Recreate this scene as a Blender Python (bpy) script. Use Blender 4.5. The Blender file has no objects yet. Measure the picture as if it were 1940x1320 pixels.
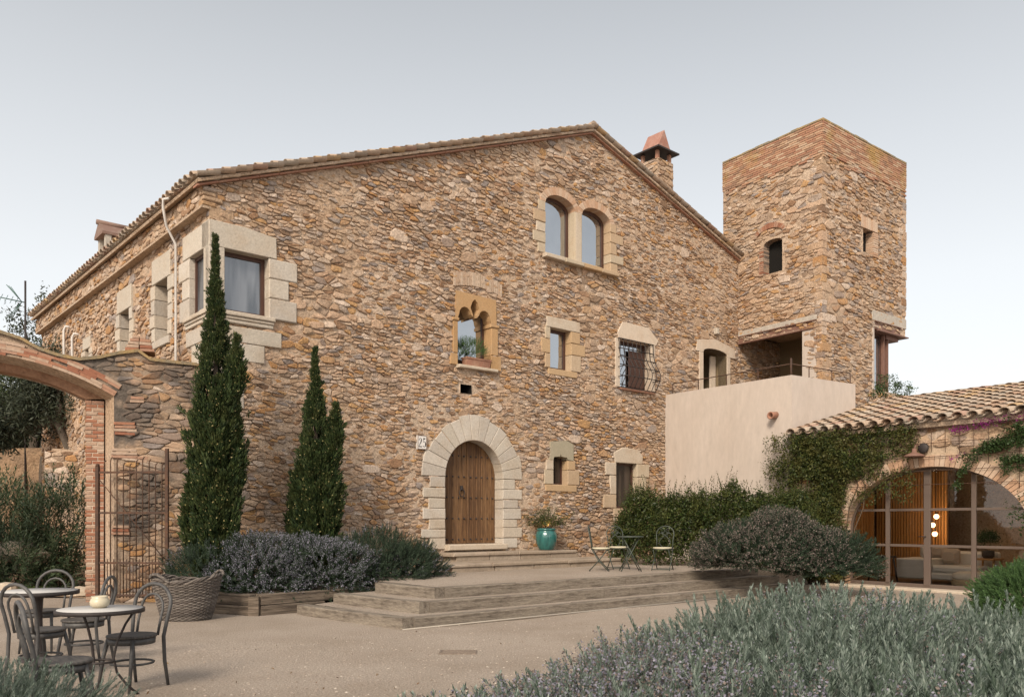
import bpy, math, random
import numpy as np
from mathutils import Vector, Matrix, noise, geometry
R = math.radians
scene = bpy.context.scene
COL = scene.collection
# ------------------------------------------------------------------ camera, sky, sun, exposure
F, CX, HY, EYE = 1585.0, 970.0, 990.0, 1.45          # focal length / principal column / horizon row in photo pixels, eye height
cam_d = bpy.data.cameras.new('camera'); cam = bpy.data.objects.new('camera', cam_d); COL.objects.link(cam)
cam.location = (0, 0, EYE); cam.rotation_euler = (R(90), 0, 0)
cam_d.sensor_width = 36; cam_d.lens = 36*F/1940; cam_d.shift_y = (HY-660)/1940
cam_d.clip_start = .1; cam_d.clip_end = 2000
scene.camera = cam
SUN_DIR = Vector((-.26, -.84, .60)).normalized()       # towards the veiled evening sun, behind the viewer
sun_d = bpy.data.lights.new('sun', 'SUN'); sun = bpy.data.objects.new('sun', sun_d); COL.objects.link(sun)
sun_d.energy = 2.8; sun_d.angle = R(15); sun_d.color = (1, .88, .73)
sun.rotation_euler = SUN_DIR.to_track_quat('Z', 'Y').to_euler()
world = bpy.data.worlds.new('World'); scene.world = world; world.use_nodes = True
nt = world.node_tree; nt.nodes.clear()
def N(t, **k):
    n = nt.nodes.new(t)
    for a, b in k.items(): setattr(n, a, b)
    return n
sky = N('ShaderNodeTexSky'); sky.sky_type = 'NISHITA'; sky.sun_disc = False
sky.sun_elevation = math.asin(SUN_DIR.z); sky.sun_rotation = math.atan2(SUN_DIR.x, SUN_DIR.y)
sky.air_density = 1.2; sky.dust_density = 3.0
bg1 = N('ShaderNodeBackground'); bg1.inputs[1].default_value = .022
nt.links.new(sky.outputs[0], bg1.inputs[0])
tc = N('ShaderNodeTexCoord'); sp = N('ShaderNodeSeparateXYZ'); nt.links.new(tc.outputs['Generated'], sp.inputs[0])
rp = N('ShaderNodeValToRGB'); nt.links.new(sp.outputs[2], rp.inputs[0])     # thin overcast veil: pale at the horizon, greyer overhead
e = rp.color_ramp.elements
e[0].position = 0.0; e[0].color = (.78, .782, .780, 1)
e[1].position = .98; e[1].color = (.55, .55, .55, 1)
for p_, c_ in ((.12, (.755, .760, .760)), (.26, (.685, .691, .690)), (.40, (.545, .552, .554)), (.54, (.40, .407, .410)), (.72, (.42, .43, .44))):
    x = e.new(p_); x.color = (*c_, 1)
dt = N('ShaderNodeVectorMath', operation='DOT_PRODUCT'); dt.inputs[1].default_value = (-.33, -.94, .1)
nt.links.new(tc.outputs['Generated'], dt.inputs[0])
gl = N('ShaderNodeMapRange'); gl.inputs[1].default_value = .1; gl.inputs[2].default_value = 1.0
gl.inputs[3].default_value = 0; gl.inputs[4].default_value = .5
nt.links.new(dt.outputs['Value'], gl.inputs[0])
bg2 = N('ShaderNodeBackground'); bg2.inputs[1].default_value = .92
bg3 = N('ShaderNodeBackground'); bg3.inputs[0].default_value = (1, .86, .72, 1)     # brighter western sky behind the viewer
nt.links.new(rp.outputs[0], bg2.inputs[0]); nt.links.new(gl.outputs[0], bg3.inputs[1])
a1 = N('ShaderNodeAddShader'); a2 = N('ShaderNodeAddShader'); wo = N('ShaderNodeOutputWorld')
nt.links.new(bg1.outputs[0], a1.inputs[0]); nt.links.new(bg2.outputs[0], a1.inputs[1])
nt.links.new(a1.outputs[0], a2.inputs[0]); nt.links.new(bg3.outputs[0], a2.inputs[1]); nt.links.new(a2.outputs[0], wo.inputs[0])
scene.view_settings.view_transform = 'Standard'; scene.view_settings.look = 'None'
scene.view_settings.exposure = .40; scene.view_settings.gamma = 1

# ------------------------------------------------------------------ helpers
rnd = random.Random(7)
class Fr:
    """A vertical wall plane: s runs along d, z up, h out of the wall towards the viewer."""
    def __init__(self, O, d):
        self.O = Vector((O[0], O[1])); self.d = Vector((d[0], d[1])).normalized(); self.n = Vector((self.d.y, -self.d.x))
    def p(self, s, z, h=0):
        q = self.O + self.d*s + self.n*h
        return (q.x, q.y, z)
    def S(self, u):
        r = (u-CX)/F
        return (r*self.O.y-self.O.x)/(self.d.x-r*self.d.y)
    def uv(self, u, v):
        s = self.S(u)
        return s, EYE+(HY-v)*(self.O.y+s*self.d.y)/F
    def Z(self, u, v): return self.uv(u, v)[1]
    def off(self, h):
        q = self.O+self.n*h
        return Fr(q, self.d)
    def rotz(self): return math.atan2(self.d.y, self.d.x)

class MB:
    def __init__(self): self.v = []; self.f = []; self.m = []; self.sm = []
    def add(self, vs, fs, m=0, sm=False):
        b = len(self.v); self.v.extend(vs)
        for f in fs:
            self.f.append(tuple(b+i for i in f)); self.m.append(m); self.sm.append(sm)
    def hexa(self, c, m=0):            # c: 8 points, bottom ring then top ring
        self.add(c, [(3,2,1,0),(4,5,6,7),(0,1,5,4),(1,2,6,5),(2,3,7,6),(3,0,4,7)], m)
    def box(self, x0, x1, y0, y1, z0, z1, m=0):
        self.hexa([(x0,y0,z0),(x1,y0,z0),(x1,y1,z0),(x0,y1,z0),(x0,y0,z1),(x1,y0,z1),(x1,y1,z1),(x0,y1,z1)], m)
    def fbox(self, fr, s0, s1, z0, z1, h0, h1, m=0, bev=0, jit=0, rs=None):
        """box in a wall frame; bev chamfers the outer (h1) face"""
        r = rs or rnd
        j = lambda: r.uniform(-jit, jit) if jit else 0
        c = [(s0+j(), z0+j()), (s1+j(), z0+j()), (s1+j(), z1+j()), (s0+j(), z1+j())]
        self.poly(fr, c, h0, h1, m, bev)
    def poly(self, fr, pts, h0, h1, m=0, bev=0):
        """prism of a polygon (counter-clockwise in s,z) from h0 (back) to h1 (front)"""
        n = len(pts)
        if bev:
            ins = inset(pts, bev)
            vs = [fr.p(s, z, h0) for s, z in pts]+[fr.p(s, z, h1-bev) for s, z in pts]+[fr.p(s, z, h1) for s, z in ins]
            fs = [tuple(range(n-1, -1, -1)), tuple(range(2*n, 3*n))]
            for k in (0, n):
                fs += [(k+i, k+(i+1) % n, k+n+(i+1) % n, k+n+i) for i in range(n)]
        else:
            vs = [fr.p(s, z, h0) for s, z in pts]+[fr.p(s, z, h1) for s, z in pts]
            fs = [tuple(range(n-1, -1, -1)), tuple(range(n, 2*n))]+[(i, (i+1) % n, n+(i+1) % n, n+i) for i in range(n)]
        self.add(vs, fs, m)
    def ring(self, fr, outer, inner, h0, h1, m=0):
        """frame between two matching closed outlines"""
        n = len(outer)
        vs = [fr.p(s, z, h) for h in (h0, h1) for P in (outer, inner) for s, z in P]
        fs = []
        for i in range(n):
            k = (i+1) % n
            fs += [(2*n+i, 2*n+k, 3*n+k, 3*n+i), (i, n+i, n+k, k), (i, k, 2*n+k, 2*n+i), (n+i, 3*n+i, 3*n+k, n+k)]
        self.add(vs, fs, m)
    def tube(self, P, r, n=6, m=0, closed=False, cap=True):
        P = [Vector(p) for p in P]; k = len(P)
        rr = r if isinstance(r, (list, tuple)) else [r]*k
        up = None; vs = []
        for i in range(k):
            a = P[(i-1) % k] if (closed or i > 0) else P[i]
            b = P[(i+1) % k] if (closed or i < k-1) else P[i]
            t = (b-a).normalized()
            if up is None:
                up = Vector((0, 0, 1)) if abs(t.z) < .9 else Vector((1, 0, 0))
            x = (up-t*up.dot(t))
            if x.length < 1e-5: x = t.orthogonal()
            x.normalize(); up = x; y = t.cross(x)
            for j in range(n):
                an = 2*math.pi*j/n
                vs.append(tuple(P[i]+x*(math.cos(an)*rr[i])+y*(math.sin(an)*rr[i])))
        fs = []
        for i in range(k if closed else k-1):
            for j in range(n):
                a = i*n; b = ((i+1) % k)*n
                fs.append((a+j, a+(j+1) % n, b+(j+1) % n, b+j))
        if cap and not closed:
            fs += [tuple(range(n-1, -1, -1)), tuple(range((k-1)*n, k*n))]
        self.add(vs, fs, m, True)
    def lathe(self, prof, c=(0, 0, 0), n=24, m=0, sx=1, sy=1):
        vs = []
        for r, z in prof:
            for j in range(n):
                a = 2*math.pi*j/n
                vs.append((c[0]+r*sx*math.cos(a), c[1]+r*sy*math.sin(a), c[2]+z))
        fs = [(i*n+j, i*n+(j+1) % n, (i+1)*n+(j+1) % n, (i+1)*n+j) for i in range(len(prof)-1) for j in range(n)]
        fs += [tuple(range(n-1, -1, -1)), tuple(range((len(prof)-1)*n, len(prof)*n))]
        self.add(vs, fs, m, True)

def inset(pts, t):
    n = len(pts); out = []
    for i in range(n):
        a, b, c = Vector(pts[i-1]), Vector(pts[i]), Vector(pts[(i+1) % n])
        e1 = (b-a); e2 = (c-b)
        e1 = e1.normalized() if e1.length > 1e-9 else Vector((1, 0)); e2 = e2.normalized() if e2.length > 1e-9 else e1
        n1 = Vector((-e1.y, e1.x)); n2 = Vector((-e2.y, e2.x))
        k = n1+n2; l = k.length
        k = k/l if l > 1e-6 else n1
        q = b+k*(t/max(.35, k.dot(n1)))
        out.append((q.x, q.y))
    return out

LOC = {}
def thing(name, label, cat, loc=(0, 0, 0), rz=0, group=None):
    o = bpy.data.objects.new(name, None); COL.objects.link(o); o.location = loc; o.rotation_euler = (0, 0, rz)
    o.empty_display_size = .3
    o['label'] = label; o['category'] = cat
    if group: o['group'] = group
    LOC[o.name] = Vector(loc) if rz == 0 else None
    return o
def tag(o, label, cat, group=None):
    o['label'] = label; o['category'] = cat
    if group: o['group'] = group
    return o
def struct(o, kind='structure'):
    o['kind'] = kind; return o
def obj(name, mb, mats, parent=None, local=False, base=None, label=None):
    """link a mesh. World-space vertices unless local; under a parent they are stored relative to its thing's base."""
    if not isinstance(mats, (list, tuple)): mats = [mats]
    off = Vector((0, 0, 0))
    if not local:
        if parent is not None: off = LOC[parent.name]
        elif base is not None: off = Vector(base)
    me = bpy.data.meshes.new(name)
    me.from_pydata([(v[0]-off.x, v[1]-off.y, v[2]-off.z) for v in mb.v], [], mb.f)
    for m in mats: me.materials.append(m)
    me.polygons.foreach_set('material_index', mb.m); me.polygons.foreach_set('use_smooth', mb.sm)
    me.update()
    o = bpy.data.objects.new(name, me); COL.objects.link(o)
    if parent is not None: o.parent = parent; LOC[o.name] = off
    elif base is not None: o.location = base; LOC[o.name] = off
    if label: o['label'] = label
    return o
def np_obj(name, V, Q, mats, midx=None, parent=None, base=None):
    """fast mesh from numpy arrays: V (n,3) in world space, Q (m,4)"""
    off = np.zeros(3)
    if parent is not None: off = np.array(LOC[parent.name])
    elif base is not None: off = np.array(base, float)
    me = bpy.data.meshes.new(name); n, m = len(V), len(Q); k = Q.shape[1]
    me.vertices.add(n); me.loops.add(m*k); me.polygons.add(m)
    me.vertices.foreach_set('co', (V-off).astype(np.float32).ravel())
    me.loops.foreach_set('vertex_index', Q.astype(np.int32).ravel())
    me.polygons.foreach_set('loop_start', np.arange(0, m*k, k, dtype=np.int32))
    if not isinstance(mats, (list, tuple)): mats = [mats]
    for x in mats: me.materials.append(x)
    if midx is not None: me.polygons.foreach_set('material_index', midx.astype(np.int32))
    me.update(calc_edges=True); me.validate()
    o = bpy.data.objects.new(name, me); COL.objects.link(o)
    if parent is not None: o.parent = parent; LOC[o.name] = Vector(off)
    elif base is not None: o.location = base; LOC[o.name] = Vector(base)
    return o
def children(o): return [c for c in o.children]
def dup(root, loc, rz, label):
    c = root.copy(); COL.objects.link(c); c.location = loc; c.rotation_euler = (0, 0, rz); c['label'] = label
    for ch in list(root.children):
        k = ch.copy(); COL.objects.link(k); k.parent = c
        for g in list(ch.children):
            q = g.copy(); COL.objects.link(q); q.parent = k
    return c
def pip(P, x, y):
    ins = False; j = len(P)-1
    for i in range(len(P)):
        xi, yi = P[i]; xj, yj = P[j]
        if (yi > y) != (yj > y) and x < (xj-xi)*(y-yi)/(yj-yi)+xi: ins = not ins
        j = i
    return ins
def arc(cx, cz, rx, rz, a0, a1, n):
    return [(cx+rx*math.cos(R(a0+(a1-a0)*i/n)), cz+rz*math.sin(R(a0+(a1-a0)*i/n))) for i in range(n+1)]

# ------------------------------------------------------------------ materials
def mat(name, base=(.5, .5, .5), rough=.85, island=None, var=None, fine=None, bump=None, stretch=None, metal=0, spec=.3, stain=None, coat=0):
    m = bpy.data.materials.new(name); m.use_nodes = True
    t = m.node_tree; b = t.nodes['Principled BSDF']; L = t.links.new
    b.inputs['Roughness'].default_value = rough; b.inputs['Metallic'].default_value = metal
    b.inputs['Specular IOR Level'].default_value = spec; b.inputs['Coat Weight'].default_value = coat
    b.inputs['Base Color'].default_value = (*base, 1)
    co = t.nodes.new('ShaderNodeTexCoord'); vec = co.outputs['Object']
    if stretch:
        mp = t.nodes.new('ShaderNodeMapping'); mp.inputs['Scale'].default_value = stretch; L(vec, mp.inputs[0]); vec = mp.outputs[0]
    def nz(scale, det=4, ro=.6):
        n = t.nodes.new('ShaderNodeTexNoise'); n.inputs['Scale'].default_value = scale; n.inputs['Detail'].default_value = det
        n.inputs['Roughness'].default_value = ro; L(vec, n.inputs['Vector']); return n.outputs[0]
    def mix(a, b2, f, mode='MIX'):
        x = t.nodes.new('ShaderNodeMix'); x.data_type = 'RGBA'; x.blend_type = mode
        for k, v in ((0, f), (6, a), (7, b2)):
            if isinstance(v, (int, float)): x.inputs[k].default_value = v
            elif isinstance(v, tuple): x.inputs[k].default_value = (*v, 1)
            else: L(v, x.inputs[k])
        return x.outputs[2]
    def mr(v, a, b2, c, d):
        x = t.nodes.new('ShaderNodeMapRange')
        for k, w in enumerate((a, b2, c, d)): x.inputs[k+1].default_value = w
        L(v, x.inputs[0]); return x.outputs[0]
    col = base
    if island:
        g = t.nodes.new('ShaderNodeNewGeometry'); r = t.nodes.new('ShaderNodeValToRGB'); r.color_ramp.interpolation = 'CONSTANT'
        L(g.outputs['Random Per Island'], r.inputs[0])
        el = r.color_ramp.elements; n = len(island)
        for i, c in enumerate(island):
            k = el[i] if i < 2 else el.new(i/n)
            k.position = i/n; k.color = (*c, 1)
        col = r.outputs[0]
    if var:                       # (scale, lo, hi, colour)
        col = mix(col, var[3], mr(nz(var[0], 5), var[1], var[2], 0, var[4] if len(var) > 4 else 1))
    if stain:
        col = mix(col, stain[3], mr(nz(stain[0], 6, .7), stain[1], stain[2], 0, stain[4]))
    if fine:                      # (scale, lo, hi): brightness grain of the material itself
        v = mr(nz(fine[0], 6, .7), .3, .7, fine[1], fine[2])
        cm = t.nodes.new('ShaderNodeCombineColor'); [L(v, cm.inputs[i]) for i in range(3)]
        col = mix(col, cm.outputs[0], 1.0, 'MULTIPLY')
    if not isinstance(col, tuple): L(col, b.inputs['Base Color'])
    if bump:                      # (scale, strength, distance)
        bp = t.nodes.new('ShaderNodeBump'); bp.inputs['Strength'].default_value = bump[1]; bp.inputs['Distance'].default_value = bump[2]
        L(nz(bump[0], 6, .65), bp.inputs['Height']); L(bp.outputs[0], b.inputs['Normal'])
    return m
def leaf_mat(name, cols, rough=.55, trans=.25, var=None):
    m = mat(name, cols[0], rough, island=cols, spec=.25, var=var)
    t = m.node_tree; b = t.nodes['Principled BSDF']; out = t.nodes['Material Output']
    tr = t.nodes.new('ShaderNodeBsdfTranslucent'); mx = t.nodes.new('ShaderNodeMixShader'); mx.inputs[0].default_value = trans
    src = b.inputs['Base Color'].links[0].from_socket
    t.links.new(src, tr.inputs[0]); t.links.new(b.outputs[0], mx.inputs[1]); t.links.new(tr.outputs[0], mx.inputs[2]); t.links.new(mx.outputs[0], out.inputs[0])
    return m
def pane_mat(name, dark, refl, fac, wob=.02):
    m = bpy.data.materials.new(name); m.use_nodes = True; t = m.node_tree; t.nodes.clear(); L = t.links.new
    o = t.nodes.new('ShaderNodeOutputMaterial'); mx = t.nodes.new('ShaderNodeMixShader')
    d = t.nodes.new('ShaderNodeBsdfDiffuse'); cn = t.nodes.new('ShaderNodeTexNoise'); cn.inputs['Scale'].default_value = 5; cm = t.nodes.new('ShaderNodeMapping'); cm.inputs['Scale'].default_value = (1, 1, .12)
    cr = t.nodes.new('ShaderNodeValToRGB'); cr.color_ramp.elements[0].position = .38; cr.color_ramp.elements[1].position = .62; cr.color_ramp.elements[0].color = (*[q*.35 for q in dark], 1); cr.color_ramp.elements[1].color = (*[q*1.9 for q in dark], 1)
    g = t.nodes.new('ShaderNodeBsdfGlossy'); g.inputs[0].default_value = (*refl, 1); g.inputs['Roughness'].default_value = .01
    n = t.nodes.new('ShaderNodeTexNoise'); n.inputs['Scale'].default_value = 2.2; n.inputs['Detail'].default_value = 1
    co = t.nodes.new('ShaderNodeTexCoord'); L(co.outputs['Object'], n.inputs['Vector'])
    L(co.outputs['Object'], cm.inputs[0]); L(cm.outputs[0], cn.inputs['Vector']); L(cn.outputs[0], cr.inputs[0]); L(cr.outputs[0], d.inputs[0])
    bp = t.nodes.new('ShaderNodeBump'); bp.inputs['Strength'].default_value = .4; bp.inputs['Distance'].default_value = wob
    L(n.outputs[0], bp.inputs['Height']); L(bp.outputs[0], g.inputs['Normal'])
    mx.inputs[0].default_value = fac
    L(d.outputs[0], mx.inputs[1]); L(g.outputs[0], mx.inputs[2]); L(mx.outputs[0], o.inputs[0]); return m
def clear_glass(name):
    m = bpy.data.materials.new(name); m.use_nodes = True; t = m.node_tree; t.nodes.clear(); L = t.links.new
    o = t.nodes.new('ShaderNodeOutputMaterial'); mx = t.nodes.new('ShaderNodeMixShader')
    d = t.nodes.new('ShaderNodeBsdfTransparent'); d.inputs[0].default_value = (.93, .93, .92, 1)
    g = t.nodes.new('ShaderNodeBsdfGlossy'); g.inputs['Roughness'].default_value = .01; g.inputs[0].default_value = (.9, .9, .9, 1)
    fr = t.nodes.new('ShaderNodeFresnel'); fr.inputs[0].default_value = 1.5
    L(fr.outputs[0], mx.inputs[0]); L(d.outputs[0], mx.inputs[1]); L(g.outputs[0], mx.inputs[2]); L(mx.outputs[0], o.inputs[0]); return m
def emit(name, col, s):
    m = bpy.data.materials.new(name); m.use_nodes = True; b = m.node_tree.nodes['Principled BSDF']
    b.inputs['Emission Color'].default_value = (*col, 1); b.inputs['Emission Strength'].default_value = s; b.inputs['Base Color'].default_value = (*col, 1)
    return m

STONES = [(.46,.325,.205),(.39,.27,.17),(.51,.385,.265),(.44,.275,.14),(.31,.24,.185),(.48,.33,.21),(.33,.205,.12),(.55,.44,.325),(.42,.235,.10),(.47,.34,.225),(.41,.29,.19),
          (.45,.345,.25),(.29,.25,.215),(.49,.345,.225),(.30,.18,.10),(.52,.40,.28),(.43,.305,.19),(.22,.14,.085),(.58,.48,.37),(.38,.31,.24),(.47,.285,.125),(.45,.335,.225),(.53,.385,.255),(.35,.26,.18)]
STONES = [(min(.6, r*1.03), g*1.0, b*1.05) for r, g, b in STONES]
M = {}
M['stone'] = mat('rubble_stone', STONES[0], .9, island=STONES, var=(5, .45, .75, (.28,.18,.105), .5), stain=(.42, .50, .68, (.54,.42,.31), .5), fine=(24, .5, 1.25), bump=(26, .9, .022))
M['mortar'] = mat('lime_mortar', (.54,.415,.31), .95, var=(.45, .42, .62, (.46,.325,.22)), stain=(9, .55, .66, (.22,.14,.085), .75), fine=(20, .55, 1.2), bump=(19, 1.0, .035))
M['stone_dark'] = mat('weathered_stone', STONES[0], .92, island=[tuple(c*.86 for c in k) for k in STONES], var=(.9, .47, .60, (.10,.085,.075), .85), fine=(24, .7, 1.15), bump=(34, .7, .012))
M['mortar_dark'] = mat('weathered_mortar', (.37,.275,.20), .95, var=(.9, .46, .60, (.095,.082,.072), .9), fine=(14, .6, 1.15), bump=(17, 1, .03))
M['dressed'] = mat('dressed_limestone', (.48,.43,.37), .85, island=[(.48,.43,.37),(.52,.465,.40),(.44,.39,.335),(.47,.415,.345),(.50,.445,.375),(.49,.42,.34)], var=(2.2, .46, .72, (.42,.335,.25), .65), stain=(7, .56, .74, (.34,.28,.22), .45), fine=(26, .78, 1.12), bump=(22, .6, .014))
M['dressed_warm'] = mat('warm_dressed_stone', (.47,.36,.25), .85, island=[(.47,.36,.25),(.44,.32,.21),(.5,.42,.33),(.46,.38,.28),(.45,.31,.18)], var=(3, .5, .75, (.38,.26,.16), .5), fine=(26, .8, 1.1), bump=(34, .5, .008))
M['sandstone'] = mat('ochre_sandstone', (.40,.245,.12), .85, island=[(.40,.245,.12),(.42,.26,.13),(.38,.23,.11)], var=(3, .5, .8, (.43,.32,.21), .6), fine=(26, .8, 1.12), bump=(30, .5, .01))
M['grey_sandstone'] = mat('grey_sandstone', (.33,.29,.21), .85, var=(3, .5, .8, (.42,.36,.27), .5), fine=(26, .85, 1.1), bump=(30, .4, .006))
M['brick'] = mat('red_brick', (.38,.2,.13), .88, island=[(.32,.15,.09),(.36,.215,.15),(.27,.115,.07),(.39,.27,.195),(.31,.145,.088),(.35,.20,.135),(.41,.30,.225)], fine=(20, .75, 1.12), bump=(40, .5, .006))
M['brick_pale'] = mat('pale_arch_brick', (.48,.32,.22), .88, island=[(.48,.32,.22),(.50,.36,.26),(.45,.28,.18),(.52,.39,.29)], fine=(20, .8, 1.1), bump=(40, .4, .006))
M['tower_brick'] = mat('old_tower_brick', (.42,.2,.13), .9, island=[(.42,.235,.145),(.46,.30,.195),(.35,.18,.115),(.48,.34,.235),(.40,.22,.14),(.30,.18,.12)], var=(.8, .55, .7, (.42,.28,.08), .6), fine=(20, .75, 1.12), bump=(40, .5, .006))
M['lichen'] = mat('lichen_cap', (.36,.25,.12), .95, var=(4, .4, .6, (.24,.2,.14)), fine=(30, .7, 1.1), bump=(25, .8, .015))
TILES = [(.40,.30,.225),(.36,.265,.19),(.43,.345,.27),(.33,.22,.155),(.39,.285,.21),(.35,.295,.24),(.42,.29,.165),(.30,.24,.19),(.41,.325,.25),(.36,.235,.18),(.38,.31,.25)]
M['tile'] = mat('clay_roof_tile', TILES[0], .9, island=TILES, var=(6, .5, .7, (.26,.20,.15), .6), fine=(22, .75, 1.12), bump=(30, .5, .008))
M['clay'] = mat('terracotta', (.34,.17,.115), .85, var=(4, .45, .7, (.40,.27,.19), .7), fine=(20, .8, 1.1), bump=(40, .3, .004))
M['wood_dark'] = mat('dark_stained_wood', (.075,.035,.024), .5, fine=(8, .7, 1.2), stretch=(6,6,.8), spec=.4)
M['steel'] = mat('brown_steel', (.19,.105,.08), .6, fine=(18, .8, 1.15), var=(3, .5, .7, (.22,.115,.075), .5))
M['rust'] = mat('rusty_iron', (.075,.046,.034), .8, metal=.1, var=(9, .45, .65, (.135,.068,.040), .8), fine=(40, .75, 1.1))
M['iron'] = mat('dark_iron', (.05,.042,.04), .6, metal=.3, fine=(30, .7, 1.2))
M['plaster'] = mat('pink_lime_plaster', (.50,.43,.375), .92, var=(.9, .42, .68, (.455,.385,.33)), stain=(2.2, .56, .8, (.43,.36,.30), .5), fine=(7, .9, 1.06), bump=(22, .25, .006), stretch=(1,1,.35))
M['cream'] = mat('cream_plaster', (.56,.465,.37), .92, var=(3, .45, .7, (.5,.38,.28), .6), fine=(16, .85, 1.08), bump=(30, .5, .01))
M['concrete'] = mat('grey_concrete', (.40,.36,.31), .92, var=(3, .4, .7, (.47,.42,.36)), fine=(12, .8, 1.1), bump=(24, .5, .01))
M['door'] = mat('oak_planks', (.16,.085,.04), .65, island=[(.145,.075,.032),(.18,.096,.042),(.12,.06,.026),(.16,.083,.035)], stretch=(14,14,.9), var=(2.0, .48, .66, (.075,.036,.018), .85), stain=(1.1, .5, .7, (.22,.13,.07), .6), fine=(6, .5, 1.3), bump=(7, .4, .004), spec=.35)
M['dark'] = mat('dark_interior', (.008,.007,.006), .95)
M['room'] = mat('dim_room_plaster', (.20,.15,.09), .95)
M['lead'] = mat('galvanised_pipe', (.60,.57,.54), .55, fine=(8, .85, 1.08))
M['gravel'] = mat('beige_gravel', (.425,.352,.288), .95, island=None, var=(.55, .38, .62, (.355,.288,.228)), stain=(2.6, .6, .74, (.34,.26,.20), .5), fine=(46, .55, 1.28), bump=(42, 1.0, .03))
M['earth'] = mat('ochre_earth', (.36,.24,.15), .97, var=(1.5, .4, .65, (.26,.18,.12)), stain=(5, .55, .7, (.12,.1,.06), .6), fine=(18, .7, 1.15), bump=(12, 1, .06))
M['soil'] = mat('dark_soil', (.10,.075,.055), .98, fine=(18, .6, 1.3), bump=(20, 1, .03))
M['timber'] = mat('weathered_sleeper', (.24,.20,.158), .9, stretch=(1.3,11,11), var=(1.9, .46, .62, (.115,.092,.073), .85), stain=(.7, .48, .66, (.31,.265,.21), .7), fine=(9, .5, 1.28), bump=(7, .8, .016))
M['oldlog'] = mat('old_grey_log', (.21,.165,.125), .9, stretch=(.5,8,8), var=(2.4, .42, .6, (.085,.065,.05), .95), fine=(9, .55, 1.25), bump=(9, 1, .02))
M['glass'] = pane_mat('sky_reflecting_glass', (.02,.018,.016), (.72,.75,.79), .62)
M['glass_net'] = pane_mat('curtained_glass', (.075,.078,.085), (.7,.73,.77), .22)
M['glass_dark'] = pane_mat('dark_glass', (.035,.026,.02), (.6,.6,.6), .07)
M['clear'] = clear_glass('clear_glazing')
# ------------------------------------------------------------------ masonry
def clip_half(P, nx, ny, c):
    out = []; n = len(P)
    for i in range(n):
        ax, ay = P[i-1]; bx, by = P[i]
        da = nx*ax+ny*ay-c; db = nx*bx+ny*by-c
        if (da <= 0) != (db <= 0):
            t = da/(da-db); out.append((ax+(bx-ax)*t, ay+(by-ay)*t))
        if db <= 0: out.append((bx, by))
    return out
def warp(s, z):
    return s+.05*noise.noise((s*1.6, z*1.6, 9)), z+.075*noise.noise((s*.9, z*1.3, 5))+.022*noise.noise((s*3.5, z*3.5, 2))
def cells(s0, s1, z0, z1, cw, ch, rs, drop=.16):
    """irregular stone outlines: flattened Voronoi cells of a jittered, staggered grid with some seeds removed"""
    nx = int((s1-s0)/cw)+4; ny = int((z1-z0)/ch)+4; G = {}
    for j in range(-2, ny):
        ph = rs.random()
        for i in range(-2, nx):
            x = i+ph+rs.uniform(-.44, .44); y = j+rs.uniform(-.34, .34)
            q = noise.noise((s0*3+x*cw*.55, z0*3+y*ch*.55, 3.1))
            if rs.random() < drop+.42*max(0, q)+.25*(q > .32): continue
            G.setdefault((math.floor(x), math.floor(y)), []).append((x, y))
    for (gx, gy), L in G.items():
        for (x, y) in L:
            nb = []
            for a in range(-3, 4):
                for b in range(-3, 4):
                    for (px, py) in G.get((gx+a, gy+b), ()):
                        d = (px-x)**2+(py-y)**2
                        if d > 1e-9: nb.append((d, px, py))
            nb.sort(); P = [(x-1.5, y-1.4), (x+1.5, y-1.4), (x+1.5, y+1.4), (x-1.5, y+1.4)]
            for d, px, py in nb:
                rmax = max((vx-x)**2+(vy-y)**2 for vx, vy in P)
                if d > 4*rmax: break
                P = clip_half(P, px-x, py-y, ((px*px+py*py)-(x*x+y*y))/2)
                if len(P) < 3: break
            if len(P) >= 3:
                yield (s0+x*cw, z0+y*ch), [warp(s0+u*cw, z0+w*ch) for u, w in P]
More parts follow.
